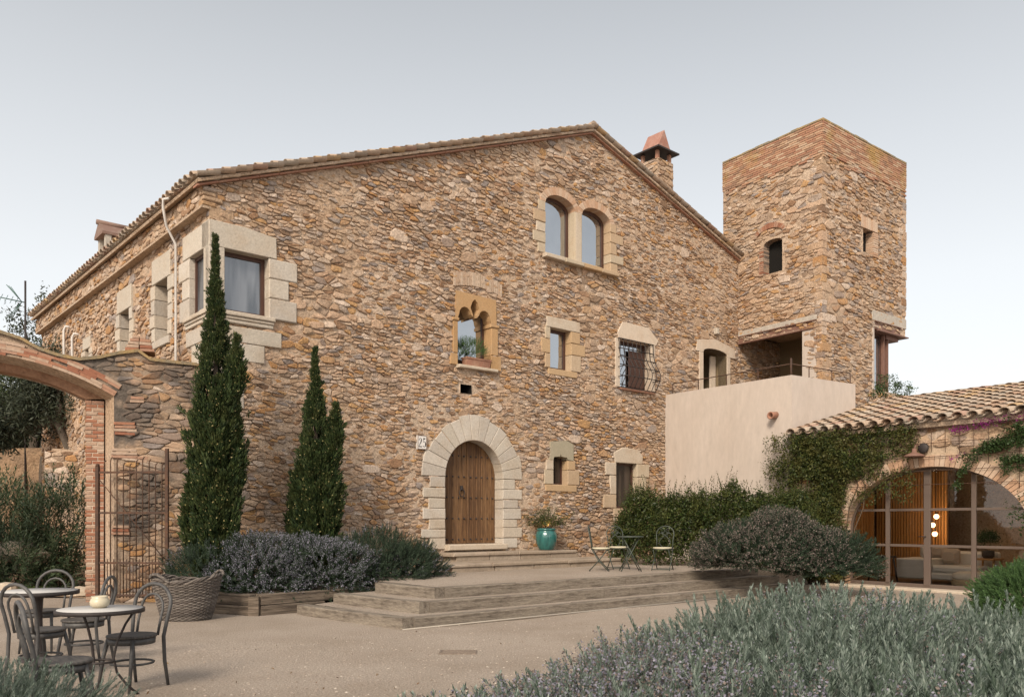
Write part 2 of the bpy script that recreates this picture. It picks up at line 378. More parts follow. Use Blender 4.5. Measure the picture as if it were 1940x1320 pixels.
def rubble(mb, fr, clip, holes, cw, ch, seed, m=1, keep=None, hlo=-.014, hhi=.042, gap=.011, drop=.16, hcap=.033):
    rs = random.Random(seed)
    xs = [p[0] for p in clip]; zs = [p[1] for p in clip]
    convex = keep is None
    hb = [(min(p[0] for p in H), max(p[0] for p in H), min(p[1] for p in H), max(p[1] for p in H), H) for H in holes]
    for (cx, cz), P in cells(min(xs), max(xs), min(zs), max(zs), cw, ch, rs, drop):
        if convex:
            for i in range(len(clip)):
                ax, az = clip[i]; bx, bz = clip[(i+1) % len(clip)]
                nx, nz = bz-az, -(bx-ax)
                P = clip_half(P, nx, nz, nx*ax+nz*az)
                if len(P) < 3: break
            if len(P) < 3: continue
        elif not all(keep(a, b) for a, b in P): continue
        bad = False
        for (a0, a1, b0, b1, H) in hb:
            if a0-.3 < cx < a1+.3 and b0-.3 < cz < b1+.3 and (pip(H, cx, cz) or any(pip(H, a, b) for a, b in P)): bad = True; break
        if bad: continue
        n = len(P); cx = sum(p[0] for p in P)/n; cz = sum(p[1] for p in P)/n
        Q = []
        for i in range(n):                       # inset for the joint, cut the corners, roughen
            a = P[i]; b = P[(i+1) % n]
            for t in (.22, .78):
                x = a[0]+(b[0]-a[0])*t; z = a[1]+(b[1]-a[1])*t
                dx, dz = x-cx, z-cz; l = math.hypot(dx, dz)+1e-9
                k = max(.45, 1-gap*rs.uniform(.5, 1.6)/l)
                Q.append((cx+dx*k+rs.uniform(-.004, .004), cz+dz*k+rs.uniform(-.003, .003)))
        k = len(Q); h = rs.uniform(hlo, hhi); tx, tz = rs.uniform(-.14, .14), rs.uniform(-.3, .2)
        vs = []
        for (x, z) in Q: vs.append(fr.p(x, z, -.02))
        for (x, z) in Q: vs.append(fr.p(x, z, min(.026, h-.007+rs.uniform(-.004, .004)+(x-cx)*tx+(z-cz)*tz)))
        for (x, z) in Q: vs.append(fr.p(cx+(x-cx)*.74, cz+(z-cz)*.7, min(hcap+rs.uniform(-.003, .001), h+rs.uniform(-.005, .006)+(x-cx)*tx+(z-cz)*tz)))
        b = len(mb.v); mb.v.extend(vs)
        for r in (0, k):
            for i in range(k):
                mb.f.append((b+r+i, b+r+(i+1) % k, b+r+k+(i+1) % k, b+r+k+i)); mb.m.append(m); mb.sm.append(False)
        mb.f.append(tuple(b+2*k+i for i in range(k))); mb.m.append(m); mb.sm.append(False)
def sheet(mb, fr, outline, holes, step, m=0, amp=.011, seed=0, h=0, zf=None):
    """a rough mortar face: triangulated outline with holes, gently uneven"""
    rs = random.Random(seed); V = []; E = []
    xs = [p[0] for p in outline]; zs = [p[1] for p in outline]
    for P in [outline]+holes:
        b = len(V); n = 0
        for i in range(len(P)):
            a = Vector(P[i]); c = Vector(P[(i+1) % len(P)]); k = max(1, int((c-a).length/(step*1.5)))
            for j in range(k): V.append(a+(c-a)*(j/k)); n += 1
        E += [(b+i, b+(i+1) % n) for i in range(n)]
    nb = len(V); cell = {}
    for v in V: cell.setdefault((int(v.x//step), int(v.y//step)), []).append(v)
    x = min(xs)
    while x < max(xs):
        z = min(zs)
        while z < max(zs):
            q = Vector((x+rs.uniform(-.3, .3)*step, z+rs.uniform(-.3, .3)*step))
            if pip(outline, q.x, q.y) and not any(pip(H, q.x, q.y) for H in holes):
                gx, gz = int(q.x//step), int(q.y//step)
                if not any((w-q).length < step*.45 for a in (-1, 0, 1) for c in (-1, 0, 1) for w in cell.get((gx+a, gz+c), ())): V.append(q)
            z += step
        x += step
    vv, ee, ff = geometry.delaunay_2d_cdt(V, E, [], 0, 1e-5, False)[:3]
    pts = []
    for i, v in enumerate(vv):
        d = 0 if i < nb else amp*(noise.noise((v.x*.55, v.y*.55, seed+.5))*1.3+noise.noise((v.x*1.9, v.y*1.9, seed+3))*.8+noise.noise((v.x*5, v.y*5, seed))*.7)-.013+(zf(v.x, v.y) if zf else 0)
        pts.append(fr.p(v.x, v.y, h+d))
    fs = []
    for f in ff:
        c = sum((vv[i] for i in f), Vector((0, 0)))/len(f)
        if pip(outline, c.x, c.y) and not any(pip(H, c.x, c.y) for H in holes): fs.append(tuple(f))
    mb.add(pts, fs, m)
def voussoirs(mb, fr, c, rin, rout, a0, a1, n, h0, h1, m=0, bev=.006, jit=.03, rs=None, gap=.004):
    """separate wedge blocks of an arch; rin/rout are (rx, rz)"""
    r = rs or rnd
    for i in range(n):
        b0 = a0+(a1-a0)*i/n; b1 = a0+(a1-a0)*(i+1)/n; j = r.uniform(-jit, jit)
        g = math.degrees(gap/max(rin[0], .1))*(1 if a1 > a0 else -1)
        A = arc(c[0], c[1], rin[0], rin[1], b0+g, b1-g, 2); B = arc(c[0], c[1], rout[0]+j, rout[1]+j, b1-g*.6, b0+g*.6, 2)
        P = A+B
        if a1 > a0: P = P[::-1]
        mb.poly(fr, P, h0, h1+r.uniform(-.004, .004), m, bev)
def jambs(mb, fr, s_edge, side, z0, z1, n, wlo, whi, h0, h1, m=0, rs=None):
    """alternating dressed blocks beside an opening; side -1 grows left, +1 right"""
    r = rs or rnd; zz = [z0+(z1-z0)*i/n+(0 if i in (0, n) else r.uniform(-.03, .03)) for i in range(n+1)]
    for i in range(n):
        w = (whi if i % 2 else wlo)+r.uniform(-.05, .05)
        a, b = (s_edge-w, s_edge) if side < 0 else (s_edge, s_edge+w)
        mb.fbox(fr, a, b, zz[i]+.006, zz[i+1]-.006, h0, h1+r.uniform(-.004, .010), m, .014, .007)
def frame_window(parent, fr, P, h, t=.06, d=.07, glass='glass', wood='wood_dark', split=None):
    """timber frame following outline P (ccw) with its pane; returns the window part"""
    mb = MB(); I = inset(P, t); mb.ring(fr, P, I, h-d, h, 0)
    w = obj('window', mb, M[wood], parent)
    if split:
        s0 = min(p[0] for p in P); s1 = max(p[0] for p in P)
    mb = MB(); mb.poly(fr, inset(P, t*.8), h-d*.6, h-d*.45)
    obj('pane', mb, M[glass], w)
    return w
def rectp(s0, s1, z0, z1): return [(s0, z0), (s1, z0), (s1, z1), (s0, z1)]
def reveal(mb, fr, P, h0, h1, m=0):
    n = len(P)
    vs = [fr.p(s, z, h0) for s, z in P]+[fr.p(s, z, h1) for s, z in P]
    mb.add(vs, [(i, n+i, n+(i+1) % n, (i+1) % n) for i in range(n)], m)
def tiles(mb, O, U, T, Nn, ulen, tlen, seed, pitch=.235, exp=.33, m=0, r0=.098, r1=.078, skip=None, edge=True):
    """barrel tiles: O eave corner, U unit along the eave, T unit up the slope, Nn outward normal"""
    rs = random.Random(seed); nu = int(ulen/pitch); nt_ = int(tlen/exp)+1; k = 6
    for j in range(nt_):
        for i in range(nu+1):
            for cover in (0, 1):
                u = (i+(.5 if cover else 0))*pitch+rs.uniform(-.008, .008)
                if u > ulen: continue
                t0 = j*exp-(.05 if cover else 0)+rs.uniform(-.018, .018); t1 = min(t0+exp+.1, tlen+.1)
                if skip and skip(u, t0): continue
                lift0 = (.062 if cover else .052)+rs.uniform(-.004, .008); lift1 = .028 if cover else .018
                tw = rs.uniform(-.012, .012)
                def row(t, r, lift, du, th=0):
                    out = []
                    for a in range(k+1):
                        an = math.pi*a/k
                        x = -math.cos(an)*(r-th); y = math.sin(an)*(r-th)*.82*(1 if cover else -1)
                        out.append(tuple(O+U*(u+x+du)+T*t+Nn*(lift+y+(.028 if cover else .055))))
                    return out
                ra, rb = (r0, r1) if cover else (r1, r0)
                A = row(t0, ra, lift0, 0); B = row(t1, rb, lift1, tw); b = len(mb.v)
                mb.v += A+B
                for a in range(k):
                    mb.f.append((b+a, b+a+1, b+k+2+a, b+k+1+a)); mb.m.append(m); mb.sm.append(True)
                if edge and (j == 0 or cover):          # thickness at the lower lip, shell under the eave tile
                    C = row(t0, ra, lift0, 0, .015); D = row(t1 if j == 0 else t0+.10, rb, lift1 if j == 0 else lift0, tw if j == 0 else 0, .015)
                    mb.v += C+D; c = b+2*(k+1)
                    for a in range(k):
                        mb.f.append((b+a+1, b+a, c+a, c+a+1)); mb.m.append(m); mb.sm.append(False)
                        mb.f.append((c+a+1, c+a, c+k+1+a, c+k+2+a)); mb.m.append(m); mb.sm.append(True)
def brick_courses(mb, fr, s0, s1, z0, z1, h0, h1, seed, L=.28, H=.046, g=.012, m=0, bond=True, ragged=0):
    rs = random.Random(seed); z = z0; j = 0
    while z+H <= z1+.002:
        s = s0; first = True
        while s < s1-.02:
            l = L*rs.uniform(.85, 1.1)*(.5 if first and j % 2 and bond else 1); first = False
            e = min(s+l, s1)
            if s1-e < .07: e = s1
            if j < ragged and rs.random() < .75-.75*j/ragged: s = e; continue
            mb.fbox(fr, s, e-(g if e < s1 else 0), z, z+H+rs.uniform(-.003, .003), h0, h1+rs.uniform(-.007, .007), m, 0, .0025, rs)
            s = e
        z += H+g; j += 1

def quoins(mb, fa, sa, fb, sb, z0, z1, m, seed, lo=.22, hi=.5, hl=.14, hh=.30, pr=.026):
    """corner stones wrapping the edge between wall fa (ending at sa) and wall fb (starting at sb)"""
    rs = random.Random(seed); z = z0; k = 0
    while z < z1-.05:
        h = min(rs.uniform(hl, hh), z1-z); a, b = (rs.uniform(lo, hi), rs.uniform(lo*.6, lo)) if k % 2 else (rs.uniform(lo*.6, lo), rs.uniform(lo, hi)); j = pr+rs.uniform(-.012, .010)
        c = Vector(fa.p(sa, 0, 0))+Vector((*(fa.n+fb.n), 0))*j*.85
        A = Vector(fa.p(sa-a, 0, j-.006)); B = Vector(fb.p(sb+b, 0, j-.006)); I = Vector(fa.p(sa-a, 0, -.08)); I2 = Vector(fb.p(sb+b, 0, -.08))
        def lay(zz, t):
            o = []
            for p in (A, c, B, I2, I): q = p+(Vector(fa.p(sa-.1, 0, -.1))-p)*t; o.append((q.x+rs.uniform(-.006, .006), q.y+rs.uniform(-.006, .006), zz+rs.uniform(-.006, .006)))
            return o
        L = lay(z+.006, .06)+lay(z+.025, 0)+lay(z+h-.03, 0)+lay(z+h-.008, .06)
        mb.add(L, [(r*5+i, r*5+(i+1) % 5, (r+1)*5+(i+1) % 5, (r+1)*5+i) for r in range(3) for i in range(5)]+[(4, 3, 2, 1, 0), (15, 16, 17, 18, 19)], m)
        z += h; k += 1

def bigstones(mb, fr, clip, holes, n, seed, m=1, pr=.034):
    """a scatter of larger, flusher stones through the rubble"""
    rs = random.Random(seed); xs = [p[0] for p in clip]; zs = [p[1] for p in clip]; k = 0
    while k < n:
        cx, cz = rs.uniform(min(xs), max(xs)), rs.uniform(min(zs), max(zs)); a = rs.uniform(.09, .25); b = a*rs.uniform(.36, .62); t0 = rs.uniform(-.12, .12); k += 1
        P = []
        for i in range(9):
            t = 2*math.pi*(i+rs.uniform(-.3, .3))/9; q = 1/(abs(math.cos(t))**3.2+abs(math.sin(t))**3.2)**(1/3.2)*rs.uniform(.80, 1.08)
            x, z = a*q*math.cos(t), b*q*math.sin(t); P.append((cx+x-z*t0, cz+z+x*t0))
        if not all(pip(clip, *p) for p in P) or any(pip(H, *p) for H in holes for p in P) or any(pip(P, *p) for H in holes for p in H): continue
        h = pr+rs.uniform(-.004, .003); tz = rs.uniform(-.03, .03)
        vs = [fr.p(x, z, -.02) for x, z in P]+[fr.p(x, z, h-.016) for x, z in P]+[fr.p(cx+(x-cx)*.86, cz+(z-cz)*.84, h+(z-cz)*tz+rs.uniform(-.004, .003)) for x, z in P]
        K = 9; mb.add(vs, [(r*K+i, r*K+(i+1) % K, (r+1)*K+(i+1) % K, (r+1)*K+i) for r in range(2) for i in range(K)]+[tuple(range(2*K, 3*K))], m)
# ------------------------------------------------------------------ farmhouse
C0 = Fr((0, 15.3), (1, 0)).p((399-CX)/F*15.3, 0)          # front left corner of the house
DF = Vector((.7566, .6539)); DE = Vector((-.6539, .7566))
fac = Fr((C0[0], C0[1]), DF)                               # gable front
sid = Fr((C0[0], C0[1]), (-DE.x, -DE.y))                   # long left side, s from -13.4 to 0
DEPTH = 13.4; RS, RZ, EZ, RE, REZ = 9.98, 11.62, 7.68, 16.75, 9.62   # ridge position / heights, eave, right end
house = thing('farmhouse', 'large rubble stone farmhouse with gabled clay tiled roof and arched oak door', 'farmhouse', (C0[0], C0[1], 0))
FH = []   # holes in the front
def S(u): return fac.S(u)
def Z(u, v): return fac.Z(u, v)
SR = fac.uv(1388, 600)[0]
# --- opening outlines (metres on the wall, read off the photograph)
ds0, ds1 = S(842), S(951); dzb = .97; dr = (ds1-ds0)/2; dc = (ds0+ds1)/2; dtop = Z(896, 834); dzs = dtop-dr*1.02
P_door = [(ds0, dzb), (ds1, dzb)]+arc(dc, dzs, dr, dr*1.02, 0, 180, 16)
def seg_arch(s0, s1, zb, zs, rise, n=8):
    c = (s0+s1)/2; a = (s1-s0)/2
    return [(s0, zb), (s1, zb)]+arc(c, zs, a, rise, 0, 180, n)
aw = []
for (u0, u1, ub, vb, ut, vt) in ((1032, 1087, 1032, 481, 1052, 369), (1101, 1154, 1101, 499, 1122, 396)):
    s0, s1 = S(u0), S(u1); zt = Z(ut, vt); rise = .26
    aw.append((s0, s1, Z(ub, vb), zt-rise, rise))
zb_ = min(a[2] for a in aw); zs_ = sum(a[3] for a in aw)/2
aw = [(a[0], a[1], zb_, zs_, a[4]) for a in aw]
P_aw = [seg_arch(*a) for a in aw]
cs0, cs1 = S(424), S(508); cz0, cz1 = Z(508, 602), Z(508, 489)
P_cw = rectp(cs0, cs1, cz0, cz1)
gs0, gs1 = S(866), S(929); gz0 = Z(868, 690); gz1 = Z(870, 601)
gc = (gs0+gs1)/2; gw = (gs1-gs0)/2
def lobe(c, z, rx, rz, a0, a1, n=6): return arc(c, z, rx, rz, a0, a1, n)
P_go = [(gs0, gz0), (gs1, gz0), (gs1, gz1)]+lobe(gc+gw*.58, gz1+.06, gw*.36, .20, 0, 165) \
    + [(gc+gw*.13, gz1+.06), (gc+gw*.13, gz1+.12), (gc+gw*.27, gz1+.26), (gc+gw*.16, gz1+.40), (gc, gz1+.48), (gc-gw*.16, gz1+.40), (gc-gw*.27, gz1+.26), (gc-gw*.13, gz1+.12), (gc-gw*.13, gz1+.06)] \
    + lobe(gc-gw*.58, gz1+.06, gw*.36, .20, 15, 180)+[(gs0, gz1)]
sw = (S(1041), S(1080), Z(1041, 697), Z(1041, 620)); P_sw = rectp(*sw)
gr = (S(1173), S(1232), Z(1173, 733), Z(1173, 641)); P_gr = rectp(*gr)
oz = (S(1047), S(1074), Z(1047, 917), Z(1056, 862))
P_oz = [(oz[0], oz[2]), (oz[1], oz[2]), (oz[1], oz[3]-.10), (oz[1]-.02, oz[3]-.05), ((oz[0]+oz[1])/2+.03, oz[3]-.03), ((oz[0]+oz[1])/2, oz[3]+.04), ((oz[0]+oz[1])/2-.03, oz[3]-.03), (oz[0]+.02, oz[3]-.05), (oz[0], oz[3]-.10)]
lw = (S(1166), S(1205), Z(1166, 962), Z(1166, 876)); P_lw = rectp(*lw)
vt_ = (S(872), S(893), Z(872, 744), Z(872, 727)); P_vt = rectp(*vt_)
td = (S(1331), S(1376), 4.55, Z(1350, 661)); P_td = seg_arch(td[0], td[1], td[2], td[3]-.12, .12)
FH = [P_door]+P_aw+[P_cw, P_go, P_sw, P_gr, P_oz, P_lw, P_vt, P_td]
# the left corner pillar of the corner window stays stone; its blocks cover the rubble
out_f = [(0, -.2), (RE, -.2), (RE, REZ), (RS, RZ), (0, EZ)]
mb = MB()
def zone(s, z):          # building phases: washed-over masonry left of the door, sharper coursed walling to its right and near the roof
    w = max(0, min(1, (9.0-s)/1.2))*max(0, min(1, (s-1.8)/1.2))*max(0, min(1, (5.6-z)/1.2)); n = max(0, min(1, (s-8.8)/1.0))*max(0, min(1, (4.6-z)/1.0))
    q = noise.noise((s*.8, z*.8, 12))
    return .010*w*(1+q)-.012*n+(.008*q if z > 5.5 else 0)
sheet(mb, fac, out_f, FH, .085, 0, .016, 1, zf=zone)
rubble(mb, fac, out_f, FH, .155, .072, 11)
quoins(mb, sid, 0, fac, 0, cz1+.48, EZ-.15, 1, 15)
bigstones(mb, fac, out_f, FH, 110, 16)
obj('front_wall', mb, [M['mortar'], M['stone']], house)
# --- side wall
SH = []
def sr(u0, u1, ub, vb, ut, vt): return (sid.S(u0), sid.S(u1), sid.Z(ub, vb), sid.Z(ut, vt))
s1w = sr(296, 321, 296, 648, 312, 530); s2w = sr(229, 248, 229, 668, 240, 588); s3w = sr(163, 171, 163, 690, 168, 661); cwS = (sid.S(362), sid.S(394), cz0, cz1)
P_s = [rectp(*w) for w in (s1w, s2w, s3w, cwS)]
out_s = [(-DEPTH, -.2), (0, -.2), (0, EZ-.1), (-DEPTH, EZ-.1)]
mb = MB()
sheet(mb, sid, out_s, P_s, .12, 0, .016, 2)
rubble(mb, sid, out_s, P_s, .20, .085, 12)
bigstones(mb, sid, out_s, P_s, 40, 17)
obj('side_wall', mb, [M['mortar'], M['stone']], house)
mb = MB()       # plain back and right walls close the shell
back = [fac.p(0, 0, -DEPTH), fac.p(RE, 0, -DEPTH), fac.p(RE, REZ, -DEPTH), fac.p(RS, RZ, -DEPTH), fac.p(0, EZ, -DEPTH)]
back[0] = (*back[0][:2], 0); back[1] = (*back[1][:2], 0)
mb.add(back, [(4, 3, 2, 1, 0)])
mb.add([fac.p(RE, 0, 0), fac.p(RE, 0, -DEPTH), fac.p(RE, REZ, -DEPTH), fac.p(RE, REZ, 0)], [(0, 1, 2, 3)])
obj('rear_wall', mb, M['mortar'], house)
# --- roof
mb = MB(); mt = MB()
def slope(sa, za, sb, zb, over, seed):
    """roof plane from the eave (sa, za) to the ridge (sb, zb)"""
    sg = 1 if sb > sa else -1
    T = Vector((*(DF*(sb-sa)), zb-za)); tl = T.length; T.normalize(); U = Vector((DE.x, DE.y, 0))
    Nn = U.cross(T); Nn = Nn if Nn.z > 0 else -Nn
    O = Vector(fac.p(sa, za, .16))-T*over
    return O, U, T, Nn, DEPTH+.3, tl+over
for (a, b, seed) in (((0, EZ), (RS, RZ), 5), ((RE, REZ), (RS, RZ), 6)):
    O, U, T, Nn, ul, tl = slope(a[0], a[1], b[0], b[1], .30 if a[0] == 0 else 0, seed)
    q = [O, O+U*ul, O+U*ul+T*tl, O+T*tl]
    mb.hexa([tuple(p+Nn*.0) for p in q]+[tuple(p+Nn*.05) for p in q])
    n = Nn*.05
    tiles(mt, O+n, U, T, Nn, ul, tl, seed)
# clay rake slabs along the gable verge, in short pieces
for (sa, za, sb, zb) in ((-.28, EZ-.11, RS, RZ), (RS, RZ, RE, REZ)):
    L = math.hypot(sb-sa, zb-za); n = int(L/.42)
    for i in range(n):
        a, b = i/n, (i+.98)/n; j = rnd.uniform(-.008, .008)
        p0 = (sa+(sb-sa)*a, za+(zb-za)*a); p1 = (sa+(sb-sa)*b, za+(zb-za)*b)
        mt.poly(fac, [(p0[0], p0[1]-.055), (p1[0], p1[1]-.055), (p1[0], p1[1]-.02), (p0[0], p0[1]-.02)], -.1, .10+j, 1)
        sgn = 1 if zb > za else -1; up0, up1 = (.035, 0) if sgn > 0 else (0, .035)
        for (o_, h_, lift) in ((0, .155, -.015), (.45/n, .12, .055)):
            q0 = (sa+(sb-sa)*(a+o_), za+(zb-za)*(a+o_)+lift); q1 = (sa+(sb-sa)*(b+o_+.02/n), za+(zb-za)*(b+o_+.02/n)+lift); w_ = rnd.uniform(-.006, .006)
            mt.poly(fac, [(q0[0], q0[1]+up0), (q1[0], q1[1]+up1), (q1[0], q1[1]+up1+.05), (q0[0], q0[1]+up0+.05)], -.12, h_+j+w_, 0, .008)
# ridge tiles
for i in range(int(DEPTH/.36)):
    c = Vector(fac.p(RS, RZ+.10, .16-i*.36)); A = []; U = Vector((DE.x, DE.y, 0)); X = Vector((DF.x, DF.y, 0))
    for k, (rr, u) in enumerate(((.13, 0), (.11, .42))):
        A += [tuple(c+U*u+X*(-math.cos(math.pi*a/7)*rr)+Vector((0, 0, math.sin(math.pi*a/7)*rr+(.02 if k == 0 else 0)))) for a in range(8)]
    mt.add(A, [(a, a+1, 9+a, 8+a) for a in range(7)]+[tuple(range(7, -1, -1))], 0, False)
mb2 = MB(); 
roof = obj('roof', mt, [M['tile'], M['clay']], house)
obj('roof_deck', mb, M['mortar'], roof)
# --- cornice under the left eave
mb = MB(); cf = sid.off(.15)
ze = EZ-.12
sheet(mb, cf, rectp(-DEPTH-.1, .0, ze-.34, ze+.04), [], .12, 0, .012, 3)
rubble(mb, cf, rectp(-DEPTH-.1, .0, ze-.34, ze+.04), [], .24, .10, 33)
for k in range(4):
    mb.fbox(fac, -.165+.02*(k%2), .10+.12*(k%2), ze-.335+k*.09, ze-.335+k*.09+.083, -.12, .035+.010*(k % 2), 1, .02, .008)
mb.fbox(sid, -DEPTH-.1, .0, ze-.34, ze+.03, 0, .14, 0)
mb.fbox(sid, -DEPTH-.1, .02, ze-.385, ze-.34, 0, .175, 0, 0)
obj('cornice', mb, [M['mortar'], M['stone']], house)
# --- door
mb = MB(); bl = MB()
DH = .042
voussoirs(bl, fac, (dc, dzs), (dr, dr*1.02), (dr+.60, dr*1.02+.55), 0, 180, 15, -.42, DH, 0, .010, .05)
jambs(bl, fac, ds0, -1, dzb-.12, dzs, 7, .42, .62, -.42, DH); jambs(bl, fac, ds1, 1, dzb-.12, dzs, 7, .42, .60, -.42, DH)
door = obj('door_surround', bl, M['dressed'], house)
mb.fbox(fac, ds0-.02, ds1+.02, dzb-.14, dzb-.005, -.5, .20, 0, .02)
obj('threshold', mb, M['dressed_warm'], house)
dh = -.26
dleaf = MB()
def top_at(s): return dzs+dr*1.02*math.sqrt(max(0, 1-((s-dc)/dr)**2))
for side in (0, 1):
    mb = MB(); a, b = (ds0+.005, dc-.013) if side == 0 else (dc+.013, ds1-.005); npl = 6
    for i in range(npl):
        p, q = a+(b-a)*i/npl+.003, a+(b-a)*(i+1)/npl-.003
        T = [(q-(q-p)*k/4, top_at(q-(q-p)*k/4)-.004) for k in range(5)]
        mb.poly(fac, [(p, dzb), (q, dzb)]+T, dh-.06, dh+rnd.uniform(-.003, .003), 0, .004)
        if i: mb.fbox(fac, p-.016, p+.010, dzb+.01, top_at(p)-.03, dh, dh+.014, 0, .004)
    if side: mb.fbox(fac, a-.030, a+.03, dzb+.01, top_at(a)-.01, dh, dh+.02, 0, .005)
    for k in range(5):
        z = dzb+.10+k*(dtop-dzb-.5)/3.9
        for i in range(5):
            q_ = a+(b-a)*(i+.5)/5
            if z > top_at(q_)-.06: continue
            n_ = len(mb.v); mb.lathe([(.024, -.012), (.021, .004), (.009, .014)], (0, 0, 0), 6, 1)
            for q in range(n_, len(mb.v)):
                x, y, w = mb.v[q]; mb.v[q] = fac.p(q_+x, z+y, dh+.016+w)
    leaf = obj('door_leaf', mb, [M['door'], M['iron']], house)
    if side == 0:
        st = MB(); kz = dzb+1.17; ks = b-.17
        st.tube([fac.p(ks+.075*math.cos(t), kz+.085*math.sin(t), dh+.045) for t in np.linspace(0, 2*math.pi, 17)[:-1]], .011, 5, closed=True)
        st.fbox(fac, ks-.03, ks+.03, kz+.06, kz+.17, dh, dh+.05, 0, .01)
        obj('knocker', st, M['iron'], leaf)
mb = MB(); mb.fbox(fac, ds0-.1, ds1+.1, dzb-.1, dtop+.1, -.50, -.36); obj('door_backing', mb, M['dark'], house)
# --- twin arched window
mb = MB(); s0a, s1a, zb, zs, ri = aw[0]; s0b, s1b = aw[1][:2]
for (a, b, _, z, r) in aw:
    voussoirs(mb, fac, ((a+b)/2, z), ((b-a)/2, r), ((b-a)/2+.17, r+.20), 0, 180, 17, -.36, .042, 1, .004, .012, gap=.003)
jambs(mb, fac, s0a, -1, zb, zs+.02, 5, .26, .44, -.36, .04); jambs(mb, fac, s1b, 1, zb, zs+.02, 5, .30, .50, -.36, .04)
mb.fbox(fac, s1a, s0b, zb, zs+.02, -.36, .036, 0, .012)
mb.fbox(fac, s1a+.03, s0b-.03, zb, zs+.0, .03, .050, 0, .008)
obj('window_surround', mb, [M['dressed_warm'], M['brick_pale']], house)
mb = MB()
for i in range(4):
    a = s0a-.10+(s1b+.25-s0a+.10)*i/4; b = s0a-.10+(s1b+.25-s0a+.10)*(i+1)/4
    mb.fbox(fac, a, b-.006, zb-.11, zb-.004, -.3, .17+rnd.uniform(-.012, .012), 0, .015, .006)
obj('window_sill', mb, M['dressed_warm'], house)
for P in P_aw: frame_window(house, fac, P, -.20, .075)
# --- corner window
mb = MB(); J = .046
zL = Z(405, 419)
mb.poly(fac, [(-J, cz1), (S(523), cz1), (S(522), cz1+.40), (S(462), cz1+.47), (-J, cz1+.47)], -.30, J, 0, .01)
jz = [cz0-.03, cz0+(cz1-cz0)*.33, cz0+(cz1-cz0)*.66, cz1-.005]
for i, w in enumerate((S(561), S(546), S(562))):
    mb.fbox(fac, cs1, w, jz[i]+.004, jz[i+1]-.004, -.30, J, 0, .02)
mb.fbox(fac, -J, cs0, cz0, cz1-.004, -.22, J, 0, .01)                       # slim corner pier
mb.fbox(sid, cwS[1], J-.012, cz0, cz1-.004, -.18, J, 0, .01)
mb.fbox(sid, sid.S(350), J-.012, cz1+.003, cz1+.465, -.30, J, 0, .01)       # side lintel
for i, w in enumerate((sid.S(344), sid.S(349), sid.S(342))):
    mb.fbox(sid, w, cwS[0], jz[i]+.004, jz[i+1]-.004, -.30, J, 0, .015)
mb.fbox(fac, .01, S(532), cz0-.56, cz0-.27, -.1, J-.004, 0, .012); mb.fbox(fac, .01, S(500), cz0-.90, cz0-.57, -.1, J-.006, 0, .012)
mb.fbox(sid, sid.S(356), .02, cz0-.56, cz0-.27, -.1, J-.004, 0, .012); mb.fbox(sid, sid.S(366), .02, cz0-.95, cz0-.57, -.1, J-.008, 0, .012)
for k in range(5):                                                           # quoins further down
    z1 = cz0-.97-k*.42; mb.fbox(fac, .012, .62 if k % 2 else .40, z1-.41, z1, -.1, J-.006-.004*k, 0, .02, .01)
obj('window_surround', mb, M['dressed'], house)
mb = MB()
for (z0, z1, pr) in ((-.22, -.15, .052), (-.146, -.09, .07), (-.086, -.004, .10)):
    mb.fbox(fac, -.0-pr, S(514)+pr*.5, cz0+z0, cz0+z1, -.30, pr, 0, .015)
    mb.fbox(sid, sid.S(356)-pr*.4, pr-.008, cz0+z0+.002, cz0+z1-.002, -.30, pr-.004, 0, .012)
obj('window_sill', mb, M['dressed'], house)
frame_window(house, fac, P_cw, -.16, .075, glass='glass_net')
frame_window(house, sid, rectp(*cwS), -.075, .06, glass='glass_net')
# --- gothic window
mb = MB(); q0, q1 = S(861), S(936)
top = Z(866, 551)
outl = [(q0, gz1-.02), (q1+.05, gz1-.02), (q1+.03, top-.03), (q0+.02, top)]
hole = [p for p in P_go if p[1] >= gz1-.001]
ol = [(q0, gz1-.02), (gs0, gz1-.02)]+[(gs0, gz1)]+hole[::-1][1:-1]+[(gs1, gz1), (gs1, gz1-.02), (q1+.05, gz1-.02), (q1+.03, top-.03), (q0+.02, top)]
mb.poly(fac, ol, -.32, .037)
for (a, b, z0, z1) in ((S(857), gs0, gz0+.25, gz1-.10), (S(852), gs0, gz0-.02, gz0+.245), (gs1, S(942), gz0+.33, gz1-.10), (gs1, S(948), gz0-.02, gz0+.325)):
    mb.fbox(fac, a, b, z0, z1-.005, -.32, .036, 0, .012)
mb.fbox(fac, S(855), gs0+.03, gz1-.10, gz1-.025, -.3, .06, 0, .02); mb.fbox(fac, gs1-.03, S(944), gz1-.10, gz1-.025, -.3, .06, 0, .02)
obj('window_surround', mb, M['sandstone'], house)
mb = MB(); mb.fbox(fac, S(864), S(938), gz0-.08, gz0-.003, -.3, .13, 0, .015, .006); obj('window_sill', mb, M['dressed_warm'], house)
PG = rectp(gs0-.02, gs1+.02, gz0, gz1+.5)
frame_window(house, fac, PG, -.24, .075)
mb = MB()
rs = random.Random(3)
for i in range(22):          # relieving arch of thin bricks above the gothic window
    s = S(858)+(S(950)-S(858))*i/22; zz = Z(862, 545)+.03+.10*math.sin(math.pi*(i+.5)/22)
    mb.fbox(fac, s+.004, s+(S(950)-S(858))/22-.004, zz, zz+.30+rs.uniform(-.02, .02), -.05, .030+rs.uniform(-.006, .004), 0, .003, .004, rs)
obj('relieving_arch', mb, mat('washed_brick', (.44,.33,.24), .92, island=[(.44,.33,.24),(.47,.36,.27),(.42,.30,.215)], fine=(20, .75, 1.15), bump=(30, .6, .01)), house)
